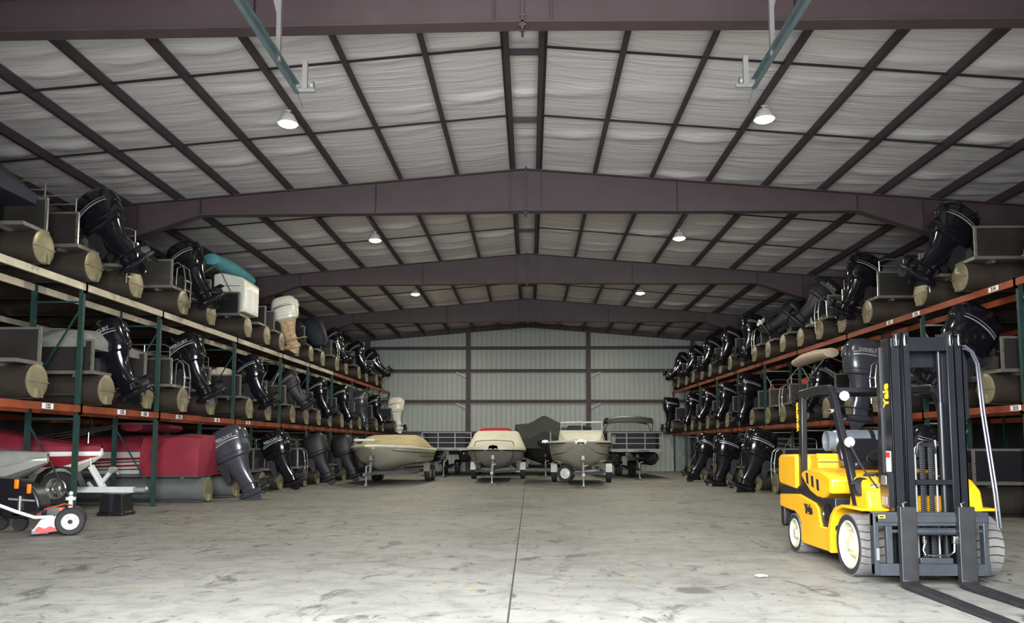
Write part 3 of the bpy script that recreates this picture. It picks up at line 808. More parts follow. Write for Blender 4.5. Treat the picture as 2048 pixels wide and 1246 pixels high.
rb(41.8, LO, 'pontoon boat on right lower level beside the wire basket', panel='panelC', motor=dict(tilt=16, sc=1.05, cm='blackg'))
rb(45.1, LO, 'pontoon boat on right lower level against the back wall with upright black outboard', panel='panelC', dx=0.5, motor=dict(tilt=4, sc=1.2, cm='blackg', kind=2))
# wire basket of odds and ends resting on the boat stern deck
b = MB()
for z in (0, 0.2, 0.4): b.tube([(-0.36, -0.25, z + .012), (0.36, -0.25, z + .012), (0.36, 0.25, z + .012), (-0.36, 0.25, z + .012)], 0.012, 5, False, True)
for k in range(9):
    for y in (-0.25, 0.25): b.bar((-0.36 + k * 0.09, y, 0.01), (-0.36 + k * 0.09, y, 0.4), 0.012, 0.012)
    b.bar((-0.36 + k * 0.09, -0.25, 0.01), (-0.36 + k * 0.09, 0.25, 0.01), 0.012, 0.012)
wb = thing('wire_basket', 'white wire basket standing on a boat on the right lower rack near the back wall', 'basket', (9.12, 42.6, 3.02), 0.0)
b.build('mesh_frame', M['whitem'], wb)

# ---- bottom level: boats on the floor under the racks
LOWG, RIGG = 'boats on the floor under the left rack', 'boats on the floor under the right rack'
def bow_cap(t, z0, z1): pass
pt = pontoon('pontoon boat under left rack covered in maroon canvas, with grey lettered outboard', (-8.5, 21.05, 0.03), 0, L=7.0, panel='panelW', motor=dict(tilt=24, sc=1.25, cm='greyg', word=W1, mx=0.05, mz=0.82), group=LOWG, tubes='alug', tube_y=0.95, hw=1.3)
b = MB(); rings = []
for x, dz in ((-0.03, -0.06), (-0.06, 0.0), (-0.6, 0.04), (-1.1, 0.0), (-1.55, 0.02)):
    rings.append([(x, -1.36, 0.66), (x, -1.35, 1.30 + dz), (x, -1.2, 1.62 + dz), (x, -0.5, 1.72 + dz), (x, 0.5, 1.72), (x, 1.2, 1.62), (x, 1.35, 1.3), (x, 1.36, 0.66)])
b.loft(rings); b.build('boat_cover', M['maroon'], pt, 50)
b = MB(); rings = []
for x, h in ((-1.5, 0.1), (-1.9, 0.35), (-4.5, 0.3), (-5.6, 0.25), (-6.7, 0.1), (-6.9, 0.02)):
    rings.append([(x, -1.34, 1.28), (x, -1.33, 1.36), (x, -1.0, 1.38 + h * 0.7), (x, 0, 1.38 + h), (x, 1.0, 1.38 + h * 0.7), (x, 1.33, 1.36), (x, 1.34, 1.28)])
b.loft(rings); b.build('boat_cover', M['maroon'], pt, 50)
b = MB(); rings = []
for y, r in ((-1.2, 0.04), (-1.15, 0.12), (0, 0.16), (1.15, 0.12), (1.2, 0.04)):
    rings.append([(-1.9 + r * 2.6 * math.cos(k), y, 1.93 + r * math.sin(k)) for k in [2 * PI * j / 12 for j in range(12)]])
b.loft(rings); b.build('folded_bimini', M['maroon'], pt, 50)
b = MB()
for dz in (0, 0.05, 0.1): b.tube([(-4.4 - dz, -1.15, 1.50 + dz * 1.6), (-2.4 + dz, -1.2, 1.88 + dz)], 0.018, 7)
b.tube([(-3.0, -1.2, 1.78), (-3.0, -1.2, 1.5)], 0.018, 7); b.build('bimini_frame', M['silver'], pt)
b = MB(); b.prism([(-6.6, 0.80), (-5.4, 1.02), (-1.5, 1.14), (-1.5, 1.08), (-5.2, 0.93)], 'y', -1.308, -1.303); b.prism([(-5.8, 0.80), (-1.5, 0.96), (-1.5, 0.91), (-5.0, 0.8)], 'y', -1.308, -1.303)
b.build('graphic_swoosh', M['redh'], pt)
b = MB(); b.prism([(-6.3, 0.78), (-5.2, 0.90), (-1.5, 1.05), (-1.5, 1.02), (-5.2, 0.86)], 'y', -1.312, -1.308); b.prism([(-5.4, 0.75), (-1.5, 0.85), (-1.5, 0.82)], 'y', -1.312, -1.308); b.build('graphic_stripe', M['ink'], pt)
pontoon('black pontoon boat under left rack with black striped outboard, beside the grey one', (-8.45, 24.9, 0.03), 0, panel='panelC', motor=dict(mx=0.0, mz=0.86, tilt=24, sc=1.15, cm='blackg', word=W1), ladder=1, group=LOWG, tubes='alu_shade')
pontoon('pontoon boat under left rack with open silver rails and square frame', (-8.3, 28.9, 0.03), 0, panel='panelC', rails=True, ladder=-1, motor=dict(mx=0.0, mz=0.86, tilt=22, sc=1.15, cm='blackm', stripe=False), group=LOWG, tubes='alu_shade')
pontoon('pontoon boat under left rack nearest the tan covered runabout', (-8.1, 32.2, 0.03), 0, panel='panelC', motor=dict(mx=0.0, mz=0.86, tilt=20, sc=1.15, cm='blackm', stripe=False), ladder=1, group=LOWG, tubes='alu_shade')
pontoon('pontoon boat under left rack behind the tan covered runabout', (-8.5, 35.8, 0.03), 0, panel='panelC', motor=dict(mx=0.0, mz=0.86, tilt=20, sc=1.1, cm='blackm'), group=LOWG, tubes='alu_shade')
pontoon('dark pontoon boat under right rack nearest the door, silver framed gate', (9.4, 13.6, 0.03), PI, panel='panelC', rails=True, seats='beige', group=RIGG, tubes='alu_shade')
pontoon('dark pontoon boat under right rack behind the forklift mast with black outboard', (8.9, 17.1, 0.03), PI, panel='panelC', motor=dict(mx=0.0, mz=0.86, tilt=20, sc=1.1, cm='blackg'), group=RIGG, tubes='alu_shade')
pontoon('pontoon boat under right rack directly behind the yellow forklift counterweight', (8.5, 20.9, 0.03), PI, panel='panelC', rails=True, ladder=1, group=RIGG, tubes='alu_shade')
pontoon('pontoon boat under right rack closest behind the forklift with the largest black outboard', (7.6, 24.8, 0.03), PI, panel='panelC', motor=dict(mx=0.0, mz=0.86, tilt=20, sc=1.25, cm='blackg'), ladder=1, group=RIGG, tubes='alu_shade')
pontoon('pontoon boat under right rack with tan covered roll and silver ladder hoops', (7.55, 28.5, 0.03), PI, panel='panelC', motor=dict(mx=0.0, mz=0.86, tilt=14, sc=1.2, cm='blackg'), ladder=-1, rails=True, bimini=('tanl', -0.8, 1.70, 0.2, 1.1, 0.9), group=RIGG, tubes='alu_shade')
pontoon('pontoon boat under right rack with low black outboard, farthest of the three with motors', (7.5, 32.0, 0.03), PI, panel='panelC', motor=dict(mx=0.0, mz=0.86, tilt=24, sc=1.2, cm='blackg'), ladder=1, group=RIGG, tubes='alu_shade')
pontoon('black pontoon boat under right rack beside the bimini pontoon', (7.7, 35.4, 0.03), PI, panel='panelC', rails=True, group=RIGG, tubes='alu_shade')

# ------------------------------------------------------------------ trailers; local -y is the tongue
def wheel_mesh(r=0.33, wd=0.22, rimr=0.2):
    b = MB()
    b.cur = 0
    b.lathe([(rimr, -wd / 2 + 0.01), (r * 0.93, -wd / 2), (r, -wd / 2 + 0.04), (r, wd / 2 - 0.04), (r * 0.93, wd / 2), (rimr, wd / 2 - 0.01)], (0, 0, 0), (1, 0, 0), 28, False)
    b.cur = 1
    for s in (-1, 1):
        b.lathe([(rimr + 0.005, s * (wd / 2 - 0.012)), (rimr - 0.01, s * (wd / 2 - 0.02)), (rimr * 0.8, s * (wd / 2 - 0.05)), (rimr * 0.45, s * (wd / 2 - 0.03)), (rimr * 0.3, s * (wd / 2 - 0.0)), (0.01, s * (wd / 2 + 0.01))], (0, 0, 0), (1, 0, 0), 28, False)
    return b.mesh('wheel')
def trailer(label, loc, rz, jack=(0, 0), ax=(6.4,), half=1.0, jl=0.0, m='galvl', tm='galvl', spare=None, fm='whitem', jackx=0.0, bk=None):
    t = thing('boat_trailer', label, 'trailer', loc, rz, 'boat trailers')
    b = MB()
    b.bar((0, 0, 0.46), (0, 2.2, 0.46), 0.1, 0.1)
    for s in (-1, 1):
        b.bar((0, 1.6, 0.46), (s * (half - 0.3), 3.2, 0.46), 0.08, 0.1); b.bar((s * (half - 0.3), 3.2, 0.46), (s * (half - 0.3), ax[-1] + 1.0, 0.46), 0.08, 0.1)
    for y in (3.3, ax[0], ax[-1] + 0.9): b.bar((-(half - 0.3), y, 0.45), (half - 0.3, y, 0.45), 0.07, 0.08)
    for y in ax: b.bar((-half, y, 0.33), (half, y, 0.33), 0.06, 0.06)
    b.build('frame', M[m], t)
    b = MB(); b.bar((0, 0.75, 0.46), (0, 1.0, 1.0), 0.08, 0.08); b.box(-0.05, 0.05, 0.85, 1.1, 0.95, 1.12); b.cyl((-0.07, 0.9, 0.98), (0.07, 0.9, 0.98), 0.06); b.build('winch_post', M[tm], t)
    b = MB(); b.cyl((jackx, 0.25, 0.12), (jackx, 0.25, 0.75), 0.03).cyl((jackx, 0.25, 0.06), (jackx, 0.25, 0.5), 0.02); b.lathe([(0.03, -0.03), (0.085, -0.03), (0.085, 0.03), (0.03, 0.03)], (jackx, 0.25, 0.085), (1, 0, 0), 16); b.bar((jackx, 0.25, 0.75), (jackx + 0.15, 0.25, 0.8), 0.025, 0.025); b.build('jack', M['brace'], t)
    for y in ax:
        for s in (-1, 1):
            place(cached('wheel', wheel_mesh), 'wheel', [M['rubber'], M['brace']], t, (s * half, y, 0.33))
    for s in (-1, 1):
        b = MB()
        y0, y1 = ax[0] - 0.42, ax[-1] + 0.42
        pts = [(y0, 0.42), (y0 + 0.08, 0.62), (y0 + 0.25, 0.74), (y1 - 0.25, 0.74), (y1 - 0.08, 0.62), (y1, 0.42)]
        b.loft([[(s * half - 0.13, p[0], p[1]), (s * half + 0.13, p[0], p[1]), (s * half + 0.13, p[0], p[1] + 0.02), (s * half - 0.13, p[0], p[1] + 0.02)] for p in pts]); b.build('fender', M[fm], t)
    for s in (-1, 1):
        b = MB(); q = bk or half - 0.45; b.bar((s * q, 3.0, 0.62), (s * q, ax[-1] + 0.8, 0.58), 0.12, 0.07); b.bar((s * q, 3.3, 0.46), (s * q, 3.3, 0.6), 0.05, 0.05); b.build('bunk', M['blackm'], t)
    if spare:
        place(cached('wheel', wheel_mesh), 'spare_wheel', [M['rubber'], M['whitem']], t, spare, (0, 0, PI / 2 - 0.35))
    return t

# hulls; local y runs from the bow tip (0) aft to L
def hull_sections(L, B, zs_bow, zs, zk=0.0, zch=0.42, full=0.8, n=9):
    out = []
    for i in range(n):
        u = i / (n - 1)
        y = L * u
        k = min(1.0, u / 0.45)
        bs = B * (full * 0.12 + (1 - full * 0.12) * (1 - (1 - k) ** (1.6 + full)))
        bc = B * 0.90 * max(0.015, min(1, (u - 0.01) / 0.42)) ** 0.6 if u > 0.01 else 0.02
        bc = min(bc, bs * 0.95)
        zkeel = zk + (zs_bow - zk - 0.12) * max(0, 1 - u / 0.26) ** 1.9
        zsh = zs + (zs_bow - zs) * (1 - u) ** 1.5
        zc = min(zsh - 0.1, zk + zch + (zs_bow * 0.68 - zk - zch) * max(0, 1 - u / 0.38) ** 1.5)
        zc = max(zc, zkeel + 0.03)
        out.append((y, bs, bc, zkeel, zc, zsh))
    return out
def hull_mesh(sec):
    b = MB(); rings = []
    for y, bs, bc, zk, zc, zs in sec:
        h = [(0, zk), (bc * 0.5, zk * 0.55 + zc * 0.45), (bc, zc), (bc + (bs - bc) * 0.45, zc + (zs - zc) * 0.3), (bs, zs - 0.1), (bs + 0.015, zs - 0.05), (bs, zs), (bs * 0.86, zs + 0.04)]
        r = [(x, y, z) for x, z in h] + [(0, y, zs + 0.07)] + [(-x, y, z) for x, z in reversed(h[1:])]
        rings.append(r)
    b.loft(rings); return b
def cover_mb(sec, top, edge=0.06, i0=0):
    b = MB(); rings = []; e0 = edge
    for (y, bs, bc, zk, zc, zs), h in list(zip(sec, top))[i0:]:
        bs += 0.03; edge = -0.07 if y == 0 and e0 > 0.08 else e0
        p = [(bs, zs - edge - 0.06), (bs + 0.005, zs + 0.0), (bs * 0.93, zs + 0.03 + h * 0.28), (bs * 0.77, zs + 0.05 + h * 0.88), (bs * 0.68, zs + 0.06 + h * 0.97), (bs * 0.3, zs + 0.06 + h), (0, zs + 0.065 + h)]
        rings.append([(x, y, z) for x, z in p] + [(-x, y, z) for x, z in reversed(p[:-1])])
    b.loft(rings); return b
def hull_x(row, z):
    y, bs, bc, zk, zc, zs = row
    P = [(bc, zc), (bc + (bs - bc) * 0.45, zc + (zs - zc) * 0.3), (bs, zs - 0.1), (bs + 0.015, zs - 0.05), (bs, zs)]
    if z <= zc: return bc
    for (xa, za), (xb, zb) in zip(P, P[1:]):
        if z <= zb: return xa + (xb - xa) * (z - za) / max(1e-5, zb - za)
    return bs
def stripe_mb(sec, z_of, th=0.03, off=0.004):
    b = MB()
    for s in (-1, 1):
        pts = []
        for y, bs, bc, zk, zc, zs in sec:
            z = z_of(y, zc, zs); row = (y, bs, bc, zk, zc, zs)
            pts.append(((s * (hull_x(row, z) + off), y, z), (s * (hull_x(row, z + th) + off), y, z + th)))
        b.add([q for p in pts for q in p], [(2 * k, 2 * k + 2, 2 * k + 3, 2 * k + 1) for k in range(len(pts) - 1)])
    return b

def rail_mb(sec, dz, r, off=0.01):
    b = MB()
    pts = [(s * (hull_x(q, q[5] + dz) + off), q[0] - (0.02 if q[0] == 0 else 0), q[5] + dz) for s, qs in ((-1, sec[::-1]), (1, sec)) for q in qs]
    return b.tube(pts, r, 8)
G = 'boats on trailers at the back of the hall'
# tan covered runabout
sec = hull_sections(6.2, 1.28, 1.48, 1.32, 0.48, 0.34, 0.98)
t = thing('runabout_boat', 'stone coloured runabout with tan canvas cover on a trailer beside the left rack', 'boat', (-5.85, 28.2, 0.03), -0.06, G)
hull_mesh(sec).build('hull', M['hulls'], t)
cover_mb(sec, [0, 0.03, 0.06, 0.10, 0.42, 0.50, 0.46, 0.35, 0.1], 0.0, 2).build('boat_cover', M['tan'], t, 60)
b = MB(); b.rbox(-0.9, -0.1, 0.9, 1.9, 1.62, 1.72, 0.04); b.build('bow_hatch', M['whiteg'], t)
stripe_mb(sec, lambda y, zc, zs: zc + (zs - zc) * 0.62, 0.02).build('hull_stripe', M['ink'], t)
stripe_mb(sec[4:], lambda y, zc, zs: zc + (zs - zc) * 0.36, 0.02).build('hull_stripe', M['ink'], t)
stripe_mb(sec, lambda y, zc, zs: zs - 0.13, 0.14, 0.008).build('gunwale', M['cream'], t)
rail_mb(sec, -0.03, 0.05).build('rub_rail', M['cream'], t)
trailer('tandem trailer with tan fenders under the tan covered runabout', (-5.85, 27.2, 0), -0.06, ax=(5.9, 6.7), half=1.15, fm='hullg')
# white covered runabout
sec = hull_sections(6.4, 1.22, 1.42, 1.34, 0.48, 0.36, 1.2)
t = thing('runabout_boat', 'grey hulled runabout under a cream white cover with black edging, middle of the hall', 'boat', (-1.45, 30.3, 0.03), 0.0, G)
hull_mesh(sec).build('hull', M['hullg'], t)
cover_mb(sec, [0.02, 0.05, 0.12, 0.2, 0.62, 0.72, 0.66, 0.5, 0.2], 0.05).build('boat_cover', M['cream'], t, 60)
rail_mb(sec, -0.13, 0.035, 0.03).build('cover_edging', M['blackm'], t)
b = MB()
for s in (-1, 1):
    b.tube([(s * 0.75, 0.95, 1.63), (s * 0.82, 0.85, 1.4), (s * 0.75, 0.9, 1.0), (s * 0.68, 1.1, 0.85)], 0.014, 6)
b.tube([(-0.75, 0.95, 1.63), (-0.5, 0.6, 1.66), (0, 0.5, 1.68), (0.5, 0.6, 1.66), (0.75, 0.95, 1.63)], 0.014, 6); b.build('tie_down_strap', M['blackm'], t)
trailer('trailer with white fenders under the cream covered runabout', (-1.45, 29.2, 0), 0.0, ax=(6.2,), half=1.12)
# centre console
sec = hull_sections(6.0, 1.22, 1.62, 1.55, 0.5, 0.38, 1.25)
t = thing('centre_console_boat', 'open cream fishing boat with windscreen and white rubbing strake on a trailer', 'boat', (1.85, 28.2, 0.03), -0.05, G)
hull_mesh(sec).build('hull', M['hulls'], t)
rail_mb(sec, 0.0, 0.042).build('rub_rail', M['whiteg'], t)
rail_mb(sec, -0.07, 0.025).build('rub_rail', M['ink'], t)
stripe_mb(sec, lambda y, zc, zs: zc + (zs - zc) * 0.72, 0.016).build('hull_stripe', M['ink'], t)
stripe_mb(sec, lambda y, zc, zs: zc + (zs - zc) * 0.28, 0.025).build('hull_stripe', M['ink'], t)
b = MB(); b.loft([[(-0.95 * k + c, y, 1.46), (0.95 * k + c, y, 1.46), (0.85 * k + c, y + 0.1, z), (-0.85 * k + c, y + 0.1, z)] for y, z, k, c in ((2.2, 1.75, 0.75, 0.1), (2.6, 1.98, 0.95, 0.08), (3.4, 2.1, 1.0, 0.05), (4.2, 2.0, 1.0, 0.05))]); b.build('foredeck_console', M['cream'], t, bevel=0.06)
b = MB()
for x0, x1 in ((-0.75, 0.1), (0.1, 0.9)):
    b.tube([(x0, 2.9, 2.05), (x0, 3.05, 2.40), (x1, 3.05, 2.42), (x1, 2.9, 2.05)], 0.032, 8, True, True)
b.tube([(0.9, 2.9, 2.05), (1.05, 3.6, 1.6)], 0.02, 7); b.build('windscreen_frame', M['whiteg'], t)
MB().add([(-0.75, 2.9, 2.05), (-0.75, 3.05, 2.40), (0.9, 3.05, 2.42), (0.9, 2.9, 2.05)], [(0, 1, 2, 3)]).build('windscreen', M['acrylic'], t)
b = MB()
for s in (-1, 1):
    b.tube([(s * 1.15, 1.6, 1.55), (s * 1.15, 1.7, 1.98), (s * 1.17, 3.6, 2.0), (s * 1.17, 3.7, 1.5)], 0.018, 7)
    for y in (2.3, 3.0): b.tube([(s * 1.16, y, 1.5), (s * 1.16, y, 1.99)], 0.015, 6)
b.build('side_rail', M['silver'], t)
b = MB(); b.rbox(-0.5, 0.5, 3.5, 4.0, 1.4, 2.3, 0.08); b.build('helm_seat', M['blackm'], t)
trailer('trailer with spare wheel and white fenders under the open cream fishing boat', (1.87, 27.1, 0), -0.05, ax=(5.0,), half=1.12, spare=(-0.62, 2.4, 0.44))
# pontoon with bimini, bow towards the camera
def bow_pontoon(label, loc, rz, panel, top=None, L=6.8):
    t = pontoon(label, loc, rz, L=L, panel=panel, tubes='hullk', group=G, fh=0.78)
    hw = 1.22
    b = MB()
    for z in (0.74, 1.0, 1.26, 1.5):
        b.bar((-L + 0.15, -hw, z), (-L + 0.15, hw, z), 0.04, 0.035)
    for y in (-hw, -0.42, 0.42, hw): b.bar((-L + 0.15, y, 0.7), (-L + 0.15, y, 1.52), 0.045, 0.045)
    b.build('bow_rail', M['galvl'], t)
    for y0, y1 in ((-0.85, -0.4), (0.4, 0.85)): MB().rbox(-L + 0.3, -L + 0.9, y0, y1, 0.72, 1.5, 0.12).build('bow_seat', M['beige'], t)
    b = MB(); b.box(-L + 0.05, -L + 0.2, -1.15, 1.15, 0.62, 0.72); b.build('nose_trim', M['galvl'], t)
    if top:
        b = MB(); rings = []
        for x, z in ((-L + 1.6, 2.15), (-L + 1.75, 2.28), (-L + 2.6, 2.34), (-L + 3.5, 2.30), (-L + 3.6, 2.2)):
            rings.append([(x, -1.1, z - 0.26), (x, -1.07, z - 0.06), (x, -0.5, z + 0.03), (x, 0.5, z + 0.03), (x, 1.07, z - 0.06), (x, 1.1, z - 0.26), (x, 1.0, z - 0.2), (x, 0.5, z - 0.14), (x, -0.5, z - 0.14), (x, -1.0, z - 0.2)])
        b.loft(rings); b.build('bimini_top', M[top], t, 60)
        b = MB()
        for s in (-1, 1):
            b = MB(); b.tube([(-L + 2.5, s * 1.17, 1.45), (-L + 1.65, s * 1.08, 2.1)], 0.025, 7); b.tube([(-L + 2.5, s * 1.17, 1.45), (-L + 3.5, s * 1.08, 2.15)], 0.02, 7); b.build('bimini_frame', M['silver'], t)
    return t
bow_pontoon('black pontoon boat with raised black bimini facing the door beside the fishing boat', (4.72, 42.2, 0.6), PI / 2 + 0.02, 'panelC', 'blackm')
trailer('low trailer under the black bimini pontoon boat', (4.8, 33.8, 0), 0.0, ax=(5.0, 5.9), half=0.34, bk=0.47, m='blackm', tm='blackm', fm='blackm')
bow_pontoon('black pontoon boat with silver rails behind the tan covered runabout', (-4.35, 45.0, 0.66), PI / 2 + 0.03, 'panelC', None)
trailer('black trailer under the silver railed pontoon boat at the back', (-4.12, 36.6, 0), 0.03, ax=(5.0, 5.9), half=0.34, bk=0.47, m='blackm', tm='blackm', fm='blackm')
b = MB(); rings = []
for y in (-1.2, -1.1, 0, 1.1, 1.2):
    rings.append([(-3.5 + 0.35 * math.cos(k), y, 2.12 + 0.09 * math.sin(k)) for k in [2 * PI * j / 10 for j in range(10)]])
# red covered boat and dark covered boat at the back
t = thing('runabout_boat', 'boat with bright red cover behind the cream covered runabout', 'boat', (-1.85, 38.5, 0.03), 0.0, G)
sec = hull_sections(6.2, 1.03, 1.75, 1.62, 0.5, 0.4, 1.2)
hull_mesh(sec).build('hull', M['whiteg'], t)
cover_mb(sec, [0.02, 0.1, 0.3, 0.66, 0.72, 0.72, 0.7, 0.6, 0.4], 0.05, 1).build('boat_cover', M['red'], t, 60)
trailer('trailer under the red covered boat', (-1.85, 37.6, 0), 0.0, ax=(5.6,), half=0.95)
t = thing('tower_boat', 'tall boat under a charcoal cover peaked in the middle, against the back wall', 'boat', (0.75, 38.0, 0.03), 0.0, G)
sec = hull_sections(6.6, 1.3, 1.7, 1.55, 0.5, 0.4, 1.0)
hull_mesh(sec).build('hull', M['hullk'], t)
b = MB(); rings = []
for y, pk in ((0.3, 0.2), (0.8, 0.35), (1.8, 0.95), (2.6, 1.05), (3.6, 1.05), (5.0, 0.9), (6.3, 0.6)):
    w = 1.5 if y > 1 else 1.15
    e = 1.62 + (0.95 if y > 1.5 else 0.2)
    rings.append([(w, y, 1.35), (w + 0.02, y, e), (w * 0.55, y, e + 0.06), (0.15, y, 1.62 + pk + 0.35), (0, y, 1.62 + pk + 0.4), (-0.15, y, 1.62 + pk + 0.35), (-w * 0.55, y, e + 0.06), (-w - 0.02, y, e), (-w, y, 1.35)])
b.loft(rings); b.build('boat_cover', M['darkc'], t, 50)
trailer('black trailer under the charcoal covered tower boat', (0.75, 37.0, 0), 0.0, ax=(5.4,), half=1.1, m='blackm', tm='blackm', fm='blackm')

# ------------------------------------------------------------------ forklift
fk = thing('forklift', 'yellow and black lift truck parked in front of the right rack, forks on the floor', 'forklift', (4.30, 8.78, 0))
def tire_mesh(r, w, rimr, lugs):
    b = MB(); b.cur = 0
    b.lathe([(rimr, -w / 2 + 0.005), (r * 0.93, -w / 2), (r * 0.975, -w / 2 + 0.025), (r * 0.975, w / 2 - 0.025), (r * 0.93, w / 2), (rimr, w / 2 - 0.005)], (0, 0, 0), (1, 0, 0), 48, False)
    b.cur = 1
    da = 2 * PI / lugs
    for k in range(lugs):
        a0 = k * da; a1 = a0 + da * 0.83
        n = 6; rings = []
        for q in range(n + 1):
            x = -w / 2 + 0.006 + (w - 0.012) * q / n; sk = 0.05 * math.sin(q / n * PI * 2); rr = r * (0.985 if q in (0, n) else 1.0)
            def P(a, ra): return (x, ra * math.cos(a + sk), ra * math.sin(a + sk))
            rings.append([P(a0, r * 0.95), P(a0, rr), P((a0 + a1) / 2, rr), P(a1, rr), P(a1, r * 0.95)])
        b.loft(rings)
    return b.mesh('tyre')
def rim_mesh(r, w, side):
    b = MB(); s = side
    b.lathe([(r, s * (w / 2 - 0.005)), (r - 0.015, s * (w / 2 + 0.004)), (r - 0.03, s * (w / 2 - 0.01)), (r * 0.86, s * (w / 2 - 0.07)), (r * 0.6, s * (w / 2 - 0.085)), (r * 0.52, s * (w / 2 - 0.055)), (r * 0.42, s * (w / 2 - 0.03)), (0.005, s * (w / 2 - 0.028))], (0, 0, 0), (1, 0, 0), 36, False)
    for k in range(6):
        a = k * PI / 3
        b.cyl((s * (w / 2 - 0.075), r * 0.7 * math.cos(a), r * 0.7 * math.sin(a)), (s * (w / 2 - 0.05), r * 0.7 * math.cos(a), r * 0.7 * math.sin(a)), 0.016, None, 6)
    b.box(min(s * (w / 2 - 0.03), s * (w / 2 + 0.0)), max(s * (w / 2 - 0.03), s * (w / 2 + 0.0)), -0.045, 0.045, -0.05, 0.05)
    return b.mesh('rim')
def fwheel(nm, x, y, r, w, rimr, lugs, side):
    o = place(cached(('tyre', r, w), lambda: tire_mesh(r, w, rimr, lugs)), nm, [M['rubber'], M['tread']], fk, (x, y, r))
    place(cached(('rim', r, side), lambda: rim_mesh(rimr, w, side)), 'rim', M['rim'], o)
fwheel('front_wheel', -0.56, 0, 0.345, 0.40, 0.265, 24, -1); fwheel('front_wheel', 0.56, 0, 0.345, 0.40, 0.265, 24, 1)
fwheel('rear_wheel', -0.56, 1.90, 0.265, 0.30, 0.195, 20, -1); fwheel('rear_wheel', 0.56, 1.90, 0.265, 0.30, 0.195, 20, 1)
# yellow lower body sides with wheel arches
arch_f = [(0.62 - 0.0, 0.17)] + [(0.43 * math.cos(a) , 0.33 + 0.43 * math.sin(a)) for a in [0.0 + k * PI / 2 * 1.15 / 8 for k in range(9)]]
body = [(0.66, 0.17), (1.62, 0.16), (1.70, 0.24), (1.66, 0.42), (1.74, 0.50), (1.90, 0.555), (2.10, 0.56), (2.50, 0.585), (2.50, 0.76), (1.70, 0.80), (1.15, 0.72), (1.05, 0.67), (0.97, 0.45), (0.66, 0.45)]
fend = [(0.66, 0.17), (0.66, 0.47), (0.58, 0.62), (0.45, 0.72), (0.25, 0.765), (-0.30, 0.765), (-0.30, 0.735), (0.22, 0.735), (0.41, 0.68), (0.52, 0.58), (0.58, 0.42), (0.58, 0.17)]
for s in (-1, 1):
    b = MB(); xo = s * 0.70; xi = s * 0.40
    b.prism(body, 'x', min(xo, xi), max(xo, xi)); b.build('body_side', M['yellow'], fk, bevel=0.015)
    b = MB(); xo = s * 0.73; b.prism(fend, 'x', min(xo, s * 0.36), max(xo, s * 0.36)); b.build('front_fender', M['yellow'], fk, bevel=0.012)
MB().box(-0.42, 0.42, 0.3, 2.48, 0.2, 0.7).build('chassis', M['black'], fk)
# black band, step well and frame rail
b = MB()
b.prism([(2.49, 0.74), (2.49, 0.90), (1.80, 0.90), (1.55, 0.98), (1.25, 0.86), (0.98, 0.80), (0.55, 0.82), (0.55, 0.44), (1.0, 0.44), (1.08, 0.66), (1.2, 0.71), (1.7, 0.78)], 'x', -0.675, 0.675); b.build('frame_rail', M['black'], fk, bevel=0.01)
b = MB(); b.lathe([(0.11, 0), (0.12, -0.015), (0.09, -0.02), (0.085, -0.005), (0.02, -0.005)], (-0.676, 0.80, 0.62), (1, 0, 0), 26); b.build('step_cap', M['black'], fk)
b = MB()
for y, z in ((0.62, 0.47), (0.95, 0.47)): b.cyl((-0.68, y, z), (-0.672, y, z), 0.01)
b.build('bolt', M['chrome'], fk)
# hood with louvres
hp = [(0.66, 0.86), (0.74, 0.865), (0.90, 0.79), (1.1, 0.78), (1.35, 0.84), (1.55, 0.95), (1.70, 1.06), (1.62, 1.11), (1.30, 1.16), (0.95, 1.14), (0.70, 1.08), (0.66, 1.05)]
b = MB(); b.prism(hp, 'x', -0.68, 0.68); b.build('hood', M['yellow'], fk, bevel=0.035)
for k, y in enumerate((1.02, 1.20, 1.38)):
    b = MB(); z = 0.875 + k * 0.035
    b.prism([(y, z), (y + 0.075, z + 0.015), (y + 0.09, z + 0.15), (y + 0.015, z + 0.14)], 'x', -0.685, -0.672); b.build('louvre', M['black'], fk)
b = MB(); b.rbox(-0.5, 0.5, 1.52, 1.9, 1.0, 1.33, 0.03); b.box(-0.52, 0.02, 1.505, 1.525, 1.28, 1.34); b.build('rear_cowl', M['yellow'], fk)
b = MB(); b.box(-0.105, -0.095, 1.5, 1.53, 1.05, 1.33).box(-0.5, 0.45, 1.505, 1.519, 1.225, 1.235); b.build('panel_gap', M['ink'], fk)
# counterweight
b = MB()
b.prism([(1.83, 0.86), (2.50, 0.90), (2.55, 1.0), (2.53, 1.28), (2.45, 1.32), (1.86, 1.33), (1.81, 1.30), (1.81, 0.9)], 'x', -0.70, 0.70); b.build('counterweight', M['yellow'], fk, bevel=0.03)
MB().rbox(-0.68, 0.68, 2.45, 2.56, 0.3, 0.9, 0.04).build('tow_plate', M['black'], fk)
# gas tank on the counterweight
b = MB(); b.lathe([(0.05, -0.42), (0.12, -0.41), (0.15, -0.36), (0.158, -0.27), (0.158, 0.27), (0.15, 0.36), (0.10, 0.41), (0.02, 0.43)], (0.30, 2.1, 1.51), (1, 0, 0), 26)
b.lathe([(0.13, -0.46), (0.14, -0.47), (0.14, -0.36), (0.13, -0.36)], (0.30, 2.1, 1.51), (1, 0, 0), 20, False); b.build('gas_tank', M['tank'], fk)
b = MB(); b.lathe([(0.162, -0.03), (0.166, -0.03), (0.166, 0.03), (0.162, 0.03)], (0.42, 2.1, 1.51), (1, 0, 0), 26); b.box(0.0, 0.6, 2.0, 2.2, 1.32, 1.37); b.build('tank_cradle', M['black'], fk)
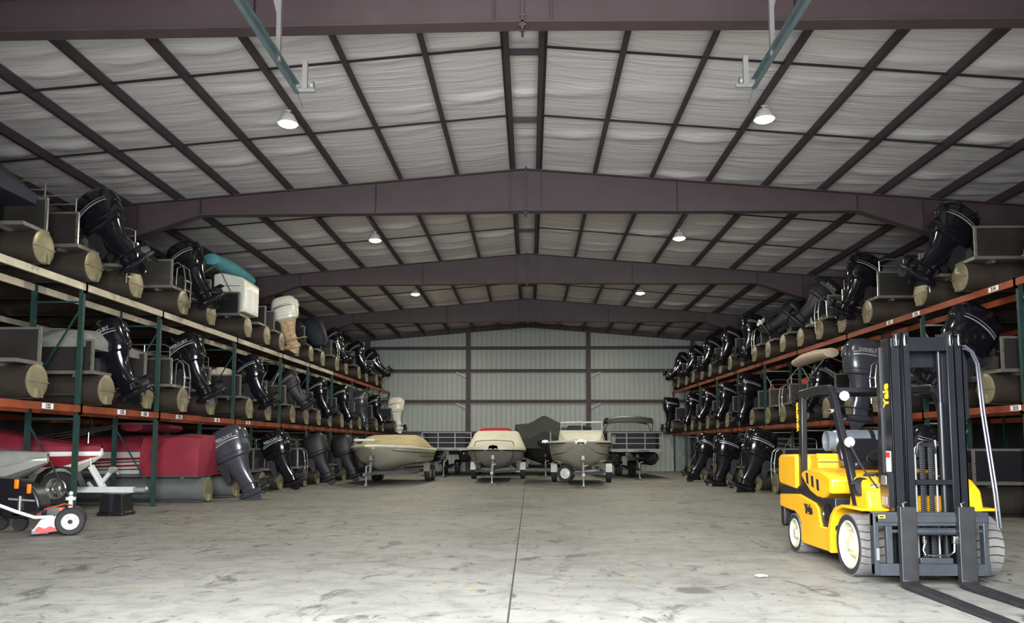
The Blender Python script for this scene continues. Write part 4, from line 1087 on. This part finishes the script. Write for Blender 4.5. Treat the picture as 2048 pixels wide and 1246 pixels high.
# seat
b = MB(); b.rbox(-0.28, 0.32, 0.95, 1.45, 1.14, 1.27, 0.06); b.build('seat_cushion', M['black'], fk)
b = MB(); b.loft([[(x0, y, z), (x1, y, z), (x1, y + 0.1, z), (x0, y + 0.1, z)] for x0, x1, y, z in ((-0.25, 0.34, 1.38, 1.2), (-0.27, 0.37, 1.42, 1.42), (-0.22, 0.32, 1.46, 1.51), (-0.12, 0.22, 1.48, 1.54))]); b.build('seat_back', M['black'], fk, bevel=0.03)
# overhead guard
for s in (-1, 1):
    x = s * 0.62
    b = MB()
    pts = [(x - s * 0.03, 0.10, 0.72), (x - s * 0.02, 0.30, 1.25), (x, 0.50, 1.75), (x, 0.60, 2.0), (x, 0.655, 2.09), (x, 0.74, 2.135), (x, 1.2, 2.15), (x, 1.78, 2.13)]
    rings = []
    for i, p in enumerate(pts):
        a = Vector(pts[max(0, i - 1)]); c = Vector(pts[min(len(pts) - 1, i + 1)]); d = (c - a).normalized()
        nrm = Vector((1, 0, 0)).cross(d).normalized()
        p = Vector(p)
        rings.append([p + Vector((0.035, 0, 0)) + nrm * 0.055, p + Vector((-0.035, 0, 0)) + nrm * 0.055, p + Vector((-0.035, 0, 0)) - nrm * 0.055, p + Vector((0.035, 0, 0)) - nrm * 0.055])
    b.loft(rings); b.build('guard_front_post', M['black'], fk, bevel=0.012)
    b = MB(); b.bar((x, 1.76, 0.85), (x, 1.68, 2.12), 0.08, 0.12, (0, 1, 0)); b.build('guard_rear_post', M['black'], fk, bevel=0.012)
b = MB()
for y, z in ((0.70, 2.12), (0.95, 2.145), (1.2, 2.15), (1.45, 2.145), (1.7, 2.13)): b.bar((-0.6, y, z), (0.6, y, z), 0.045, 0.05)
b.build('guard_roof_bars', M['black'], fk)
lettering('VERACITOR', 0.072, M['yell'], fk, (-0.665, 1.78, 1.83), (PI / 2, -PI / 2, -PI / 2), 0.004)
# front cowl, steering column, levers
b = MB(); b.prism([(-0.25, 0.72), (0.30, 0.72), (0.22, 1.0), (0.12, 1.10), (-0.05, 1.06), (-0.2, 0.95)], 'x', -0.62, 0.62); b.build('front_cowl', M['yellow'], fk, bevel=0.03)
b = MB(); b.rbox(-0.42, 0.30, 0.08, 0.38, 1.0, 1.13, 0.04); b.build('dash', M['black'], fk)
b = MB(); b.lathe([(0.155, -0.012), (0.17, 0), (0.155, 0.012), (0.14, 0)], (-0.12, 0.52, 1.32), (0, 0.5, 0.85), 26, False); b.bar((-0.12, 0.30, 1.05), (-0.12, 0.52, 1.32), 0.07, 0.07); b.bar((-0.27, 0.52, 1.32), (0.03, 0.52, 1.32), 0.03, 0.03); b.build('steering_wheel', M['black'], fk)
b = MB(); b.lathe([(0.02, -0.06), (0.10, -0.05), (0.11, 0), (0.10, 0.04), (0.03, 0.05)], (-0.60, -0.02, 0.98), (0.2, -1, 0.15), 20); b.build('headlamp', M['black'], fk)
b = MB(); b.cyl((-0.58, -0.1, 0.98), (-0.42, -0.2, 1.02), 0.02); b.build('hose_fitting', M['chrome'], fk)
b = MB(); b.tube([(-0.60, 0.0, 0.92), (-0.57, -0.02, 0.82), (-0.53, -0.05, 0.73)], 0.016, 8); b.build('hose', M['blackm'], fk)
for (x, y, z), st in (((-0.57, 0.42, 2.03), [(-0.62, 0.55, 2.09), (-0.57, 0.45, 2.05)]), ((-0.68, 0.05, 1.48), [(-0.52, -0.25, 0.98), (-0.62, -0.08, 1.22), (-0.68, 0.03, 1.44)])):
    b = MB(); b.lathe([(0.02, 0.035), (0.052, 0.03), (0.058, 0.0), (0.05, -0.012), (0.01, -0.014)], (x, y, z), (0, 1, 0.1), 24); o = b.build('round_lamp', M['lampg'], fk)
    b = MB(); b.tube(st, 0.010, 7); b.build('lamp_stalk', M['blackm'], o)
b = MB(); b.rbox(-0.72, -0.66, 0.46, 0.60, 1.83, 1.88, 0.015); b.build('roof_lamp', M['chrome'], fk)
# mast
b = MB()
def chan(b, x0, x1, y0, y1, z0, z1, s):
    """C channel opening towards -s"""
    t = 0.022
    b.box(x0 if s < 0 else x1 - t, x0 + t if s < 0 else x1, y0, y1, z0, z1)
    b.box(x0, x1, y0, y0 + t, z0, z1); b.box(x0, x1, y1 - t, y1, z0, z1)
MC = -0.04
for s in (-1, 1):
    b = MB(); xa, xb = MC + s * 0.39, MC + s * 0.285
    chan(b, min(xa, xb), max(xa, xb), -0.45, -0.22, 0.12, 2.60, s); b.build('outer_mast_rail', M['mast'], fk, bevel=0.006)
    b = MB(); xa, xb = MC + s * 0.28, MC + s * 0.195
    chan(b, min(xa, xb), max(xa, xb), -0.50, -0.27, 0.10, 2.66, s); b.build('inner_mast_rail', M['mast'], fk, bevel=0.006)
    b = MB()
    for dx in (0.33, 0.24): b.rbox(MC + s * dx - 0.022, MC + s * dx + 0.022, -0.515, -0.47, 2.50, 2.63, 0.015)
    b.build('mast_roller', M['chrome'], fk)
b = MB(); b.box(MC - 0.2, MC + 0.2, -0.49, -0.46, 2.45, 2.60); b.build('mast_crossbar', M['mast'], fk, bevel=0.006)
for z in (2.3, 0.9, 0.2): MB().box(MC - 0.39, MC + 0.39, -0.24, -0.2, z, z + 0.2).build('mast_tie', M['mast'], fk)
b = MB(); b.cyl((MC + 0.155, -0.4, 0.15), (MC + 0.155, -0.4, 1.9), 0.036); b.cyl((MC + 0.155, -0.4, 1.9), (MC + 0.155, -0.4, 2.5), 0.022); b.build('lift_cylinder', M['mast'], fk)
b = MB(); b.cyl((MC - 0.14, -0.4, 0.15), (MC - 0.14, -0.4, 1.42), 0.012).cyl((MC + 0.02 + 0.06, -0.4, 0.15), (MC + 0.08, -0.4, 1.50), 0.012); b.build('guide_rod', M['galvl'], fk)
for x in (MC - 0.085, MC + 0.005):
    b = MB()
    for k in range(56): b.rbox(x - 0.032, x + 0.032, -0.452, -0.432, 0.2 + k * 0.0222, 0.2 + k * 0.0222 + 0.015, 0.004, 2)
    b.box(x - 0.022, x + 0.022, -0.44, -0.425, 0.18, 1.45); b.build('lift_chain', M['blackm'], fk)
b = MB(); b.tube([(MC - 0.14, -0.43, 1.35), (MC - 0.13, -0.45, 1.46), (MC - 0.05, -0.46, 1.50), (MC + 0.03, -0.45, 1.47), (MC + 0.07, -0.43, 1.36)], 0.014, 8); b.box(MC - 0.1, MC + 0.04, -0.46, -0.42, 1.43, 1.47); b.build('chain_sheave', M['mast'], fk)
b = MB(); b.box(MC - 0.19, MC + 0.19, -0.50, -0.47, 1.03, 1.08); b.build('mast_crossbar', M['mast'], fk)
lettering('Yale', 0.145, M['yell'], fk, (MC - 0.392, -0.335, 1.985), (PI / 2, -PI / 2, -PI / 2), 0.006)
# left side hose plate with decal
b = MB(); b.prism([(-0.2, 2.50), (-0.24, 2.52), (-0.24, 0.9), (-0.12, 0.95), (-0.13, 1.4), (-0.17, 1.75), (-0.16, 2.1)], 'x', MC - 0.41, MC - 0.38); b.build('hose_guard', M['black'], fk)
b = MB(); b.box(MC - 0.396, MC - 0.391, -0.39, -0.29, 1.16, 1.38); o = b.build('warning_decal', M['wht'], fk)
MB().box(MC - 0.398, MC - 0.3925, -0.385, -0.295, 1.31, 1.37).build('decal_header', M['red'], o)
b = MB(); b.rbox(MC - 0.45, MC - 0.39, -0.38, -0.26, 1.02, 1.12, 0.01).rbox(MC - 0.45, MC - 0.39, -0.38, -0.26, 0.80, 0.90, 0.01); b.build('valve_block', M['galvl'], fk)
b = MB(); b.box(MC - 0.44, MC - 0.38, -0.42, -0.22, 0.78, 1.15); b.build('bracket', M['black'], fk)
# hose pair on the right
for dx in (0.0, 0.03):
    b = MB(); b.tube([(MC + 0.36, -0.4, 2.50 - dx), (MC + 0.42, -0.45, 2.51 - dx), (MC + 0.47 - dx * 0.8, -0.5, 2.44), (MC + 0.495 - dx * 0.8, -0.55, 2.30), (MC + 0.50 - dx, -0.6, 1.8), (MC + 0.53 - dx, -0.7, 0.95), (MC + 0.54 - dx, -0.72, 0.6)], 0.012, 8); b.build('hydraulic_hose', M['greyg'], fk)
b = MB(); b.prism([(MC + 0.36, 2.49), (MC + 0.44, 2.48), (MC + 0.48, 2.35), (MC + 0.48, 1.75), (MC + 0.36, 1.6)], 'y', -0.36, -0.34); b.build('hose_guard', M['black'], fk)
# carriage
CX0, CX1 = -0.80, 0.37
b = MB(); b.box(CX0, CX1, -0.74, -0.68, 0.62, 0.76); b.box(CX0 + 0.02, CX1 - 0.02, -0.755, -0.74, 0.655, 0.725); b.build('carriage_bar', M['carr'], fk, bevel=0.006)
b = MB(); b.box(CX0, CX1, -0.74, -0.68, 0.12, 0.24); b.box(-0.33, 0.0, -0.735, -0.69, 0.24, 0.30); b.build('carriage_bar', M['carr'], fk, bevel=0.006)
b = MB(); b.box(CX0, CX0 + 0.05, -0.755, -0.66, 0.13, 0.75); b.build('carriage_end', M['carr'], fk, bevel=0.006)
b = MB(); b.box(CX1 - 0.06, CX1 - 0.01, -0.745, -0.66, 0.13, 0.66); b.build('carriage_end', M['carr'], fk, bevel=0.006)
b = MB(); b.box(-0.665, -0.60, -0.73, -0.68, 0.24, 0.62); b.build('carriage_post', M['carr'], fk, bevel=0.005)
b = MB(); b.cyl((-0.6, -0.71, 0.565), (0.35, -0.71, 0.565), 0.018).cyl((-0.36, -0.71, 0.565), (0.08, -0.71, 0.565), 0.038); b.build('sideshift_cylinder', M['carr'], fk)
b = MB()
for x in (-0.28, 0.02): b.rbox(x - 0.016, x + 0.016, -0.745, -0.70, 0.44, 0.52, 0.008)
b.tube([(0.02, -0.73, 0.44), (0.01, -0.735, 0.36), (-0.05, -0.74, 0.32), (-0.12, -0.74, 0.325), (-0.26, -0.74, 0.33)], 0.010, 7); b.tube([(-0.28, -0.73, 0.44), (-0.30, -0.735, 0.38), (-0.28, -0.74, 0.33)], 0.008, 6); b.build('sideshift_hose', M['chrome'], fk)
b = MB(); b.box(-0.75, -0.68, -0.7565, -0.753, 0.70, 0.735); o = b.build('data_plate', M['yell'], fk)
MB().box(-0.735, -0.695, -0.758, -0.7565, 0.708, 0.727).build('plate_print', M['ink'], o)
b = MB(); b.box(-0.785, -0.755, -0.765, -0.755, 0.28, 0.40); b.build('worn_patch', M['galvl'], fk)
for x0 in (-0.555, 0.03):
    b = MB()
    pr = [(-0.745, 0.82), (-0.745, 0.055), (-0.72, 0.01), (-0.78, 0.01), (-0.805, 0.02), (-0.82, 0.06), (-0.815, 0.82)]
    b.prism([(-0.74, 0.82), (-0.815, 0.82), (-0.815, 0.08), (-0.86, 0.058), (-2.4, 0.028), (-2.45, 0.02), (-2.45, 0.008), (-0.86, 0.008), (-0.78, 0.015), (-0.745, 0.05)], 'x', x0, x0 + 0.165)
    o = b.build('fork', M['fork'], fk, bevel=0.006)
    MB().tube([(x0 + 0.06, -0.77, 0.81), (x0 + 0.05, -0.77, 0.85), (x0 + 0.09, -0.77, 0.865)], 0.009, 6).build('fork_pin', M['chrome'], o)
lettering('Yale', 0.15, M['ink'], fk, (-0.7035, 1.36, 0.62), (PI / 2, 0, -PI / 2), 0.012, 'logo')

# ------------------------------------------------------------------ left foreground
# red and white runabout, bow towards the aisle
sec = hull_sections(5.6, 0.80, 1.34, 1.30, 0.55, 0.30, 0.35)
t = thing('runabout_boat', 'old red and white runabout on a trailer at the near left rack post', 'boat', (-9.33, 16.65, 0.0), PI / 2, 'boats on the floor under the left rack')
hull_mesh(sec).build('hull', M['whiteg'], t)
b = MB()
for s in (-1, 1):
    pts = []
    for y, bs, bc, zk, zc, zs in sec:
        row = (y, bs, bc, zk, zc, zs); zl = max(zc, zs - 0.33)
        pts += [(s * (hull_x(row, zs - 0.1) + 0.008), y, zs - 0.1), (s * (hull_x(row, zl) + 0.008), y, zl)]
    b.add(pts, [(2 * k, 2 * k + 2, 2 * k + 3, 2 * k + 1) for k in range(len(pts) // 2 - 1)])
b.build('red_band', M['redh'], t)
stripe_mb(sec, lambda y, zc, zs: zs - 0.07, 0.06, 0.03).build('rub_rail', M['whitem'], t)
cover_mb(sec, [0.05, 0.12, 0.25, 0.42, 0.52, 0.5, 0.45, 0.4, 0.25], -0.16).build('boat_cover', M['maroon'], t, 60)
lettering('SA II', 0.13, M['wht'], t, (-0.83, 1.75, 1.12), (PI / 2, 0, -PI / 2), 0.004)
t = thing('boat_trailer', 'silver trailer with spoked wheel and white winch post under the red runabout', 'trailer', (-9.25, 16.45, 0), PI / 2, 'boat trailers')
b = MB(); b.bar((0, -0.75, 0.52), (0, 1.6, 0.52), 0.12, 0.12)
for s in (-1, 1): b.bar((0, 1.2, 0.5), (s * 0.7, 2.6, 0.45), 0.08, 0.1); b.bar((s * 0.7, 2.6, 0.45), (s * 0.7, 5.0, 0.45), 0.08, 0.1)
b.bar((-0.95, 1.9, 0.36), (0.95, 1.9, 0.36), 0.07, 0.07); b.bar((-0.7, 4.6, 0.45), (0.7, 4.6, 0.45), 0.07, 0.07); b.build('frame', M['whitem'], t)
b = MB(); b.bar((0, -0.1, 0.55), (0, 0.2, 1.02), 0.10, 0.10); b.bar((0, 0.0, 0.6), (0, -0.28, 0.95), 0.07, 0.07); b.bar((0, 0.15, 0.56), (0.1, 0.3, 0.66), 0.05, 0.05); b.build('winch_post', M['whitem'], t)
b = MB(); b.cyl((-0.07, -0.28, 0.94), (0.07, -0.28, 0.94), 0.07).bar((0.08, -0.28, 0.94), (0.1, -0.36, 0.84), 0.02, 0.02); b.build('winch', M['brace'], t)
b = MB(); b.bar((0, -0.75, 0.52), (0, -1.0, 0.52), 0.07, 0.08); b.sph((0, -1.02, 0.54), 0.05); b.build('coupler', M['brace'], t)
b = MB(); b.tube([(-0.07, 0.18, 1.2), (-0.09, 0.14, 0.95), (-0.1, 0.0, 0.75), (-0.09, -0.1, 0.6)], 0.012, 6); b.build('winch_strap', M['wht'], t)
def spoke_wheel():
    b = MB(); b.cur = 0
    b.lathe([(0.215, -0.1), (0.33, -0.11), (0.345, -0.07), (0.345, 0.07), (0.33, 0.11), (0.215, 0.1)], (0, 0, 0), (1, 0, 0), 32, False)
    b.cur = 1
    for s in (-1, 1):
        b.lathe([(0.22, s * 0.10), (0.205, s * 0.11), (0.19, s * 0.09), (0.185, s * 0.05), (0.17, s * 0.035)], (0, 0, 0), (1, 0, 0), 32, False)
        b.lathe([(0.10, s * 0.05), (0.07, s * 0.075), (0.04, s * 0.08), (0.005, s * 0.085)], (0, 0, 0), (1, 0, 0), 20, False)
        for k in range(5):
            a = 2 * PI * k / 5 + 0.3; c, d = math.cos(a), math.sin(a)
            b.bar((s * 0.055, 0.08 * c, 0.08 * d), (s * 0.045, 0.19 * c, 0.19 * d), 0.085, 0.03, (1, 0, 0))
    return b.mesh('wheel')
sw = spoke_wheel()
for s in (-1, 1):
    place(sw, 'wheel', [M['rubber'], M['silver']], t, (s * 0.80, 3.4, 0.345))
place(sw, 'spare_wheel', [M['rubber'], M['silver']], t, (-0.66, 0.48, 0.58), (0.2, 0, 0))
b = MB(); pts = [(0.0, 0.62), (0.12, 0.86), (0.3, 0.98), (0.5, 1.0), (0.72, 0.96), (0.88, 0.84), (1.0, 0.6)]
b.loft([[(-0.72, p[0], p[1]), (-0.5, p[0], p[1]), (-0.5, p[0], p[1] + 0.03), (-0.72, p[0], p[1] + 0.03)] for p in pts]); b.build('fender', M['blackm'], t)
b = MB(); b.bar((0, 0.5, 0.52), (-0.6, 0.48, 0.56), 0.06, 0.06); b.build('spare_carrier', M['brace'], t)
# black tapered stand under the trailer tongue
t = thing('tongue_stand', 'black tapered plastic stand under the silver trailer tongue', 'stand', (-8.72, 16.2, 0))
b = MB(); b.loft([[(-w_, -w_, z), (w_, -w_, z), (w_, w_, z), (-w_, w_, z)] for w_, z in ((0.27, 0), (0.27, 0.07), (0.245, 0.08), (0.21, 0.455))]); b.build('body', M['black'], t, bevel=0.02)
b = MB(); b.box(-0.012, 0.012, -0.285, -0.2, 0.0, 0.45); b.build('rib', M['blackm'], t)
# electric trailer dolly
t = thing('trailer_dolly', 'white two-wheeled trailer dolly with red scuffs and long white handle, near left', 'trailer dolly', (-7.48, 12.5, 0), 0.5)
def dolly_wheel():
    b = MB(); b.cur = 0
    b.lathe([(0.125, -0.075), (0.20, -0.085), (0.222, -0.05), (0.222, 0.05), (0.20, 0.085), (0.125, 0.075)], (0, 0, 0), (0, 1, 0), 32, False)
    b.cur = 1
    for s in (-1, 1): b.lathe([(0.13, s * 0.075), (0.118, s * 0.08), (0.108, s * 0.06), (0.05, s * 0.055), (0.035, s * 0.075), (0.034, s * 0.08)], (0, 0, 0), (0, 1, 0), 32, False)
    b.cur = 0
    for s in (-1, 1):
        b.lathe([(0.034, s * 0.078), (0.028, s * 0.085), (0.004, s * 0.085)], (0, 0, 0), (0, 1, 0), 16, False)
        for k in range(4):
            a = k * PI / 2 + 0.5; b.cyl((0.08 * math.cos(a), s * 0.058, 0.08 * math.sin(a)), (0.08 * math.cos(a), s * 0.064, 0.08 * math.sin(a)), 0.008, None, 6)
    return b.mesh('wheel')
dw = dolly_wheel()
for y in (0.0, 0.62): place(dw, 'wheel', [M['rubber'], M['whitem']], t, (0.0, y, 0.222))
b = MB(); b.prism([(-0.52, 0.10), (-0.42, 0.26), (-0.15, 0.33), (0.1, 0.30), (0.1, 0.20), (-0.2, 0.07), (-0.46, 0.04)], 'y', 0.02, 0.10); b.prism([(-0.52, 0.10), (-0.42, 0.26), (-0.15, 0.33), (0.1, 0.30), (0.1, 0.20), (-0.2, 0.07), (-0.46, 0.04)], 'y', 0.52, 0.60); b.build('side_plate', M['whitem'], t, bevel=0.01)
b = MB(); b.prism([(-0.50, 0.10), (-0.44, 0.16), (-0.36, 0.12), (-0.28, 0.16), (-0.2, 0.12), (-0.16, 0.08), (-0.3, 0.06), (-0.46, 0.05)], 'y', 0.014, 0.019); b.build('red_scuff', M['red'], t)
b = MB(); b.box(-0.30, 0.0, 0.1, 0.52, 0.20, 0.24); b.rbox(-0.55, -0.3, 0.1, 0.5, 0.02, 0.12, 0.02); b.build('platform', M['galvl'], t)
b = MB(); b.rbox(-0.36, -0.08, 0.14, 0.48, 0.24, 0.46, 0.02); b.build('battery', M['blackm'], t)
b = MB(); b.rbox(-0.18, -0.12, 0.125, 0.14, 0.38, 0.44, 0.01).rbox(-0.18, -0.12, 0.125, 0.14, 0.28, 0.34, 0.01); b.build('terminal_cap', M['cable'], t)
b = MB(); b.tube([(-0.38, 0.12, 0.42), (-0.2, 0.1, 0.47), (-0.1, 0.12, 0.5), (0.0, 0.2, 0.47)], 0.012, 7); b.tube([(-0.5, 0.1, 0.3), (-0.46, 0.1, 0.36), (-0.42, 0.12, 0.3)], 0.012, 6); b.build('cable', M['cable'], t)
b = MB(); b.cyl((-0.02, 0.3, 0.24), (-0.02, 0.3, 0.62), 0.035).cyl((-0.02, 0.3, 0.55), (-0.02, 0.3, 0.60), 0.08); b.sph((-0.02, 0.3, 0.66), 0.035); b.build('hitch_ball', M['whitem'], t)
b = MB(); b.tube([(-0.25, 0.08, 0.30), (-0.5, 0.06, 0.30), (-0.75, 0.05, 0.40), (-2.0, 0.0, 0.98), (-2.2, 0.0, 1.0)], 0.028, 10); b.build('handle', M['whitem'], t)
# low black machine with amber lights
t = thing('utility_machine', 'low black wheeled machine with two amber lights behind the white dolly', 'machine', (-8.25, 13.45, 0), 0.0)
b = MB(); b.prism([(-1.0, 0.3), (-0.14, 0.3), (-0.06, 0.4), (-0.1, 0.55), (-0.2, 0.74), (-0.5, 0.88), (-1.0, 0.9), (-1.05, 0.5)], 'y', -0.45, -0.1); b.build('body', M['black'], t, bevel=0.04)
b = MB(); b.rbox(-0.7, 0.0, -0.5, -0.08, 0.22, 0.36, 0.05); b.build('deck', M['blackm'], t)
for x, z in ((-0.48, 0.80), (-0.26, 0.72)):
    b = MB(); b.rbox(x - 0.035, x + 0.035, -0.48, -0.44, z - 0.08, z + 0.08, 0.015); b.build('amber_light', M['orangel'], t)
for x, y in ((-0.45, -0.35), (-0.9, -0.18), (-1.2, -0.35)):
    b = MB(); b.lathe([(0.03, -0.05), (0.12, -0.05), (0.13, 0), (0.12, 0.05), (0.03, 0.05)], (x, y, 0.13), (0, 1, 0), 18); b.cyl((x, y, 0.26), (x, y, 0.55), 0.03); b.build('caster', [M['rubber']], t)
b = MB(); b.cyl((-0.4, -0.47, 0.3), (-0.4, -0.47, 0.6), 0.03).cyl((-0.95, -0.47, 0.3), (-0.95, -0.47, 0.6), 0.03).box(-0.5, -0.3, -0.5, -0.44, 0.27, 0.30); b.build('strut', M['silver'], t)
b = MB(); b.bar((-0.6, -0.46, 0.55), (-0.15, -0.46, 0.52), 0.03, 0.03); b.build('side_bar', M['brace'], t)
# white covered bow above the machine
sec = hull_sections(4.5, 0.85, 1.24, 1.2, 0.7, 0.25, 0.2)
t = thing('runabout_boat', 'pale grey canvas covered boat bow above the black machine, near left', 'boat', (-9.05, 14.32, 0.0), PI / 2, 'boats on the floor under the left rack')
hull_mesh(sec).build('hull', M['hullg'], t)
cover_mb(sec, [0.03, 0.06, 0.1, 0.15, 0.2, 0.2, 0.2, 0.15, 0.1], 0.10).build('boat_cover', M['greyc'], t, 60)
MB().box(-0.5, 0.5, 2.6, 4.2, 0.0, 0.8).build('cradle', M['blackm'], t)

# ------------------------------------------------------------------ odds and ends on the floor
def leaf(x, y, s, m, label, rz):
    b = MB(); n = 10
    pts = []
    for k in range(n):
        a = 2 * PI * k / n; r = s * (1 if k % 2 == 0 else 0.55)
        pts.append((r * math.cos(a), 0.7 * r * math.sin(a), 0.004 + 0.012 * random.random()))
    b.add([(0, 0, 0.012)] + pts, [(0, 1 + k, 1 + (k + 1) % n) for k in range(n)])
    o = b.build('leaf', M[m], None, 0); o.location = (x, y, 0.0); o.rotation_euler = (0, 0, rz)
    tag(o, label, 'leaf', 'dry leaves on the floor')
leaf(1.13, 8.68, 0.045, 'leafo', 'bright orange leaf on the floor right of the floor joint', 0.3)
leaf(0.36, 8.19, 0.035, 'leafo', 'small orange leaf on the floor closest to the floor joint', 1.3)
leaf(-0.60, 7.83, 0.04, 'leafo', 'orange leaf just left of the floor joint', 2.0)
leaf(-1.01, 8.22, 0.035, 'leafo', 'pale orange leaf farther left of the floor joint', 0.9)
leaf(5.36, 8.88, 0.05, 'leafb', 'brown leaf beside the right front tyre of the forklift', 0.5)
leaf(5.13, 8.50, 0.035, 'leafb', 'small brown leaf near the right fork of the forklift', 1.5)
b = MB(); b.sph((0, 0, 0.02), 0.05, 10, 6, (1.2, 0.8, 0.35)); b.sph((0.06, 0.02, 0.015), 0.035, 8, 5, (1, 0.8, 0.4))
o = b.build('crumpled_paper', M['beige'], None); o.location = (2.52, 8.65, 0); tag(o, 'crumpled pale scrap on the floor left of the forklift', 'scrap')
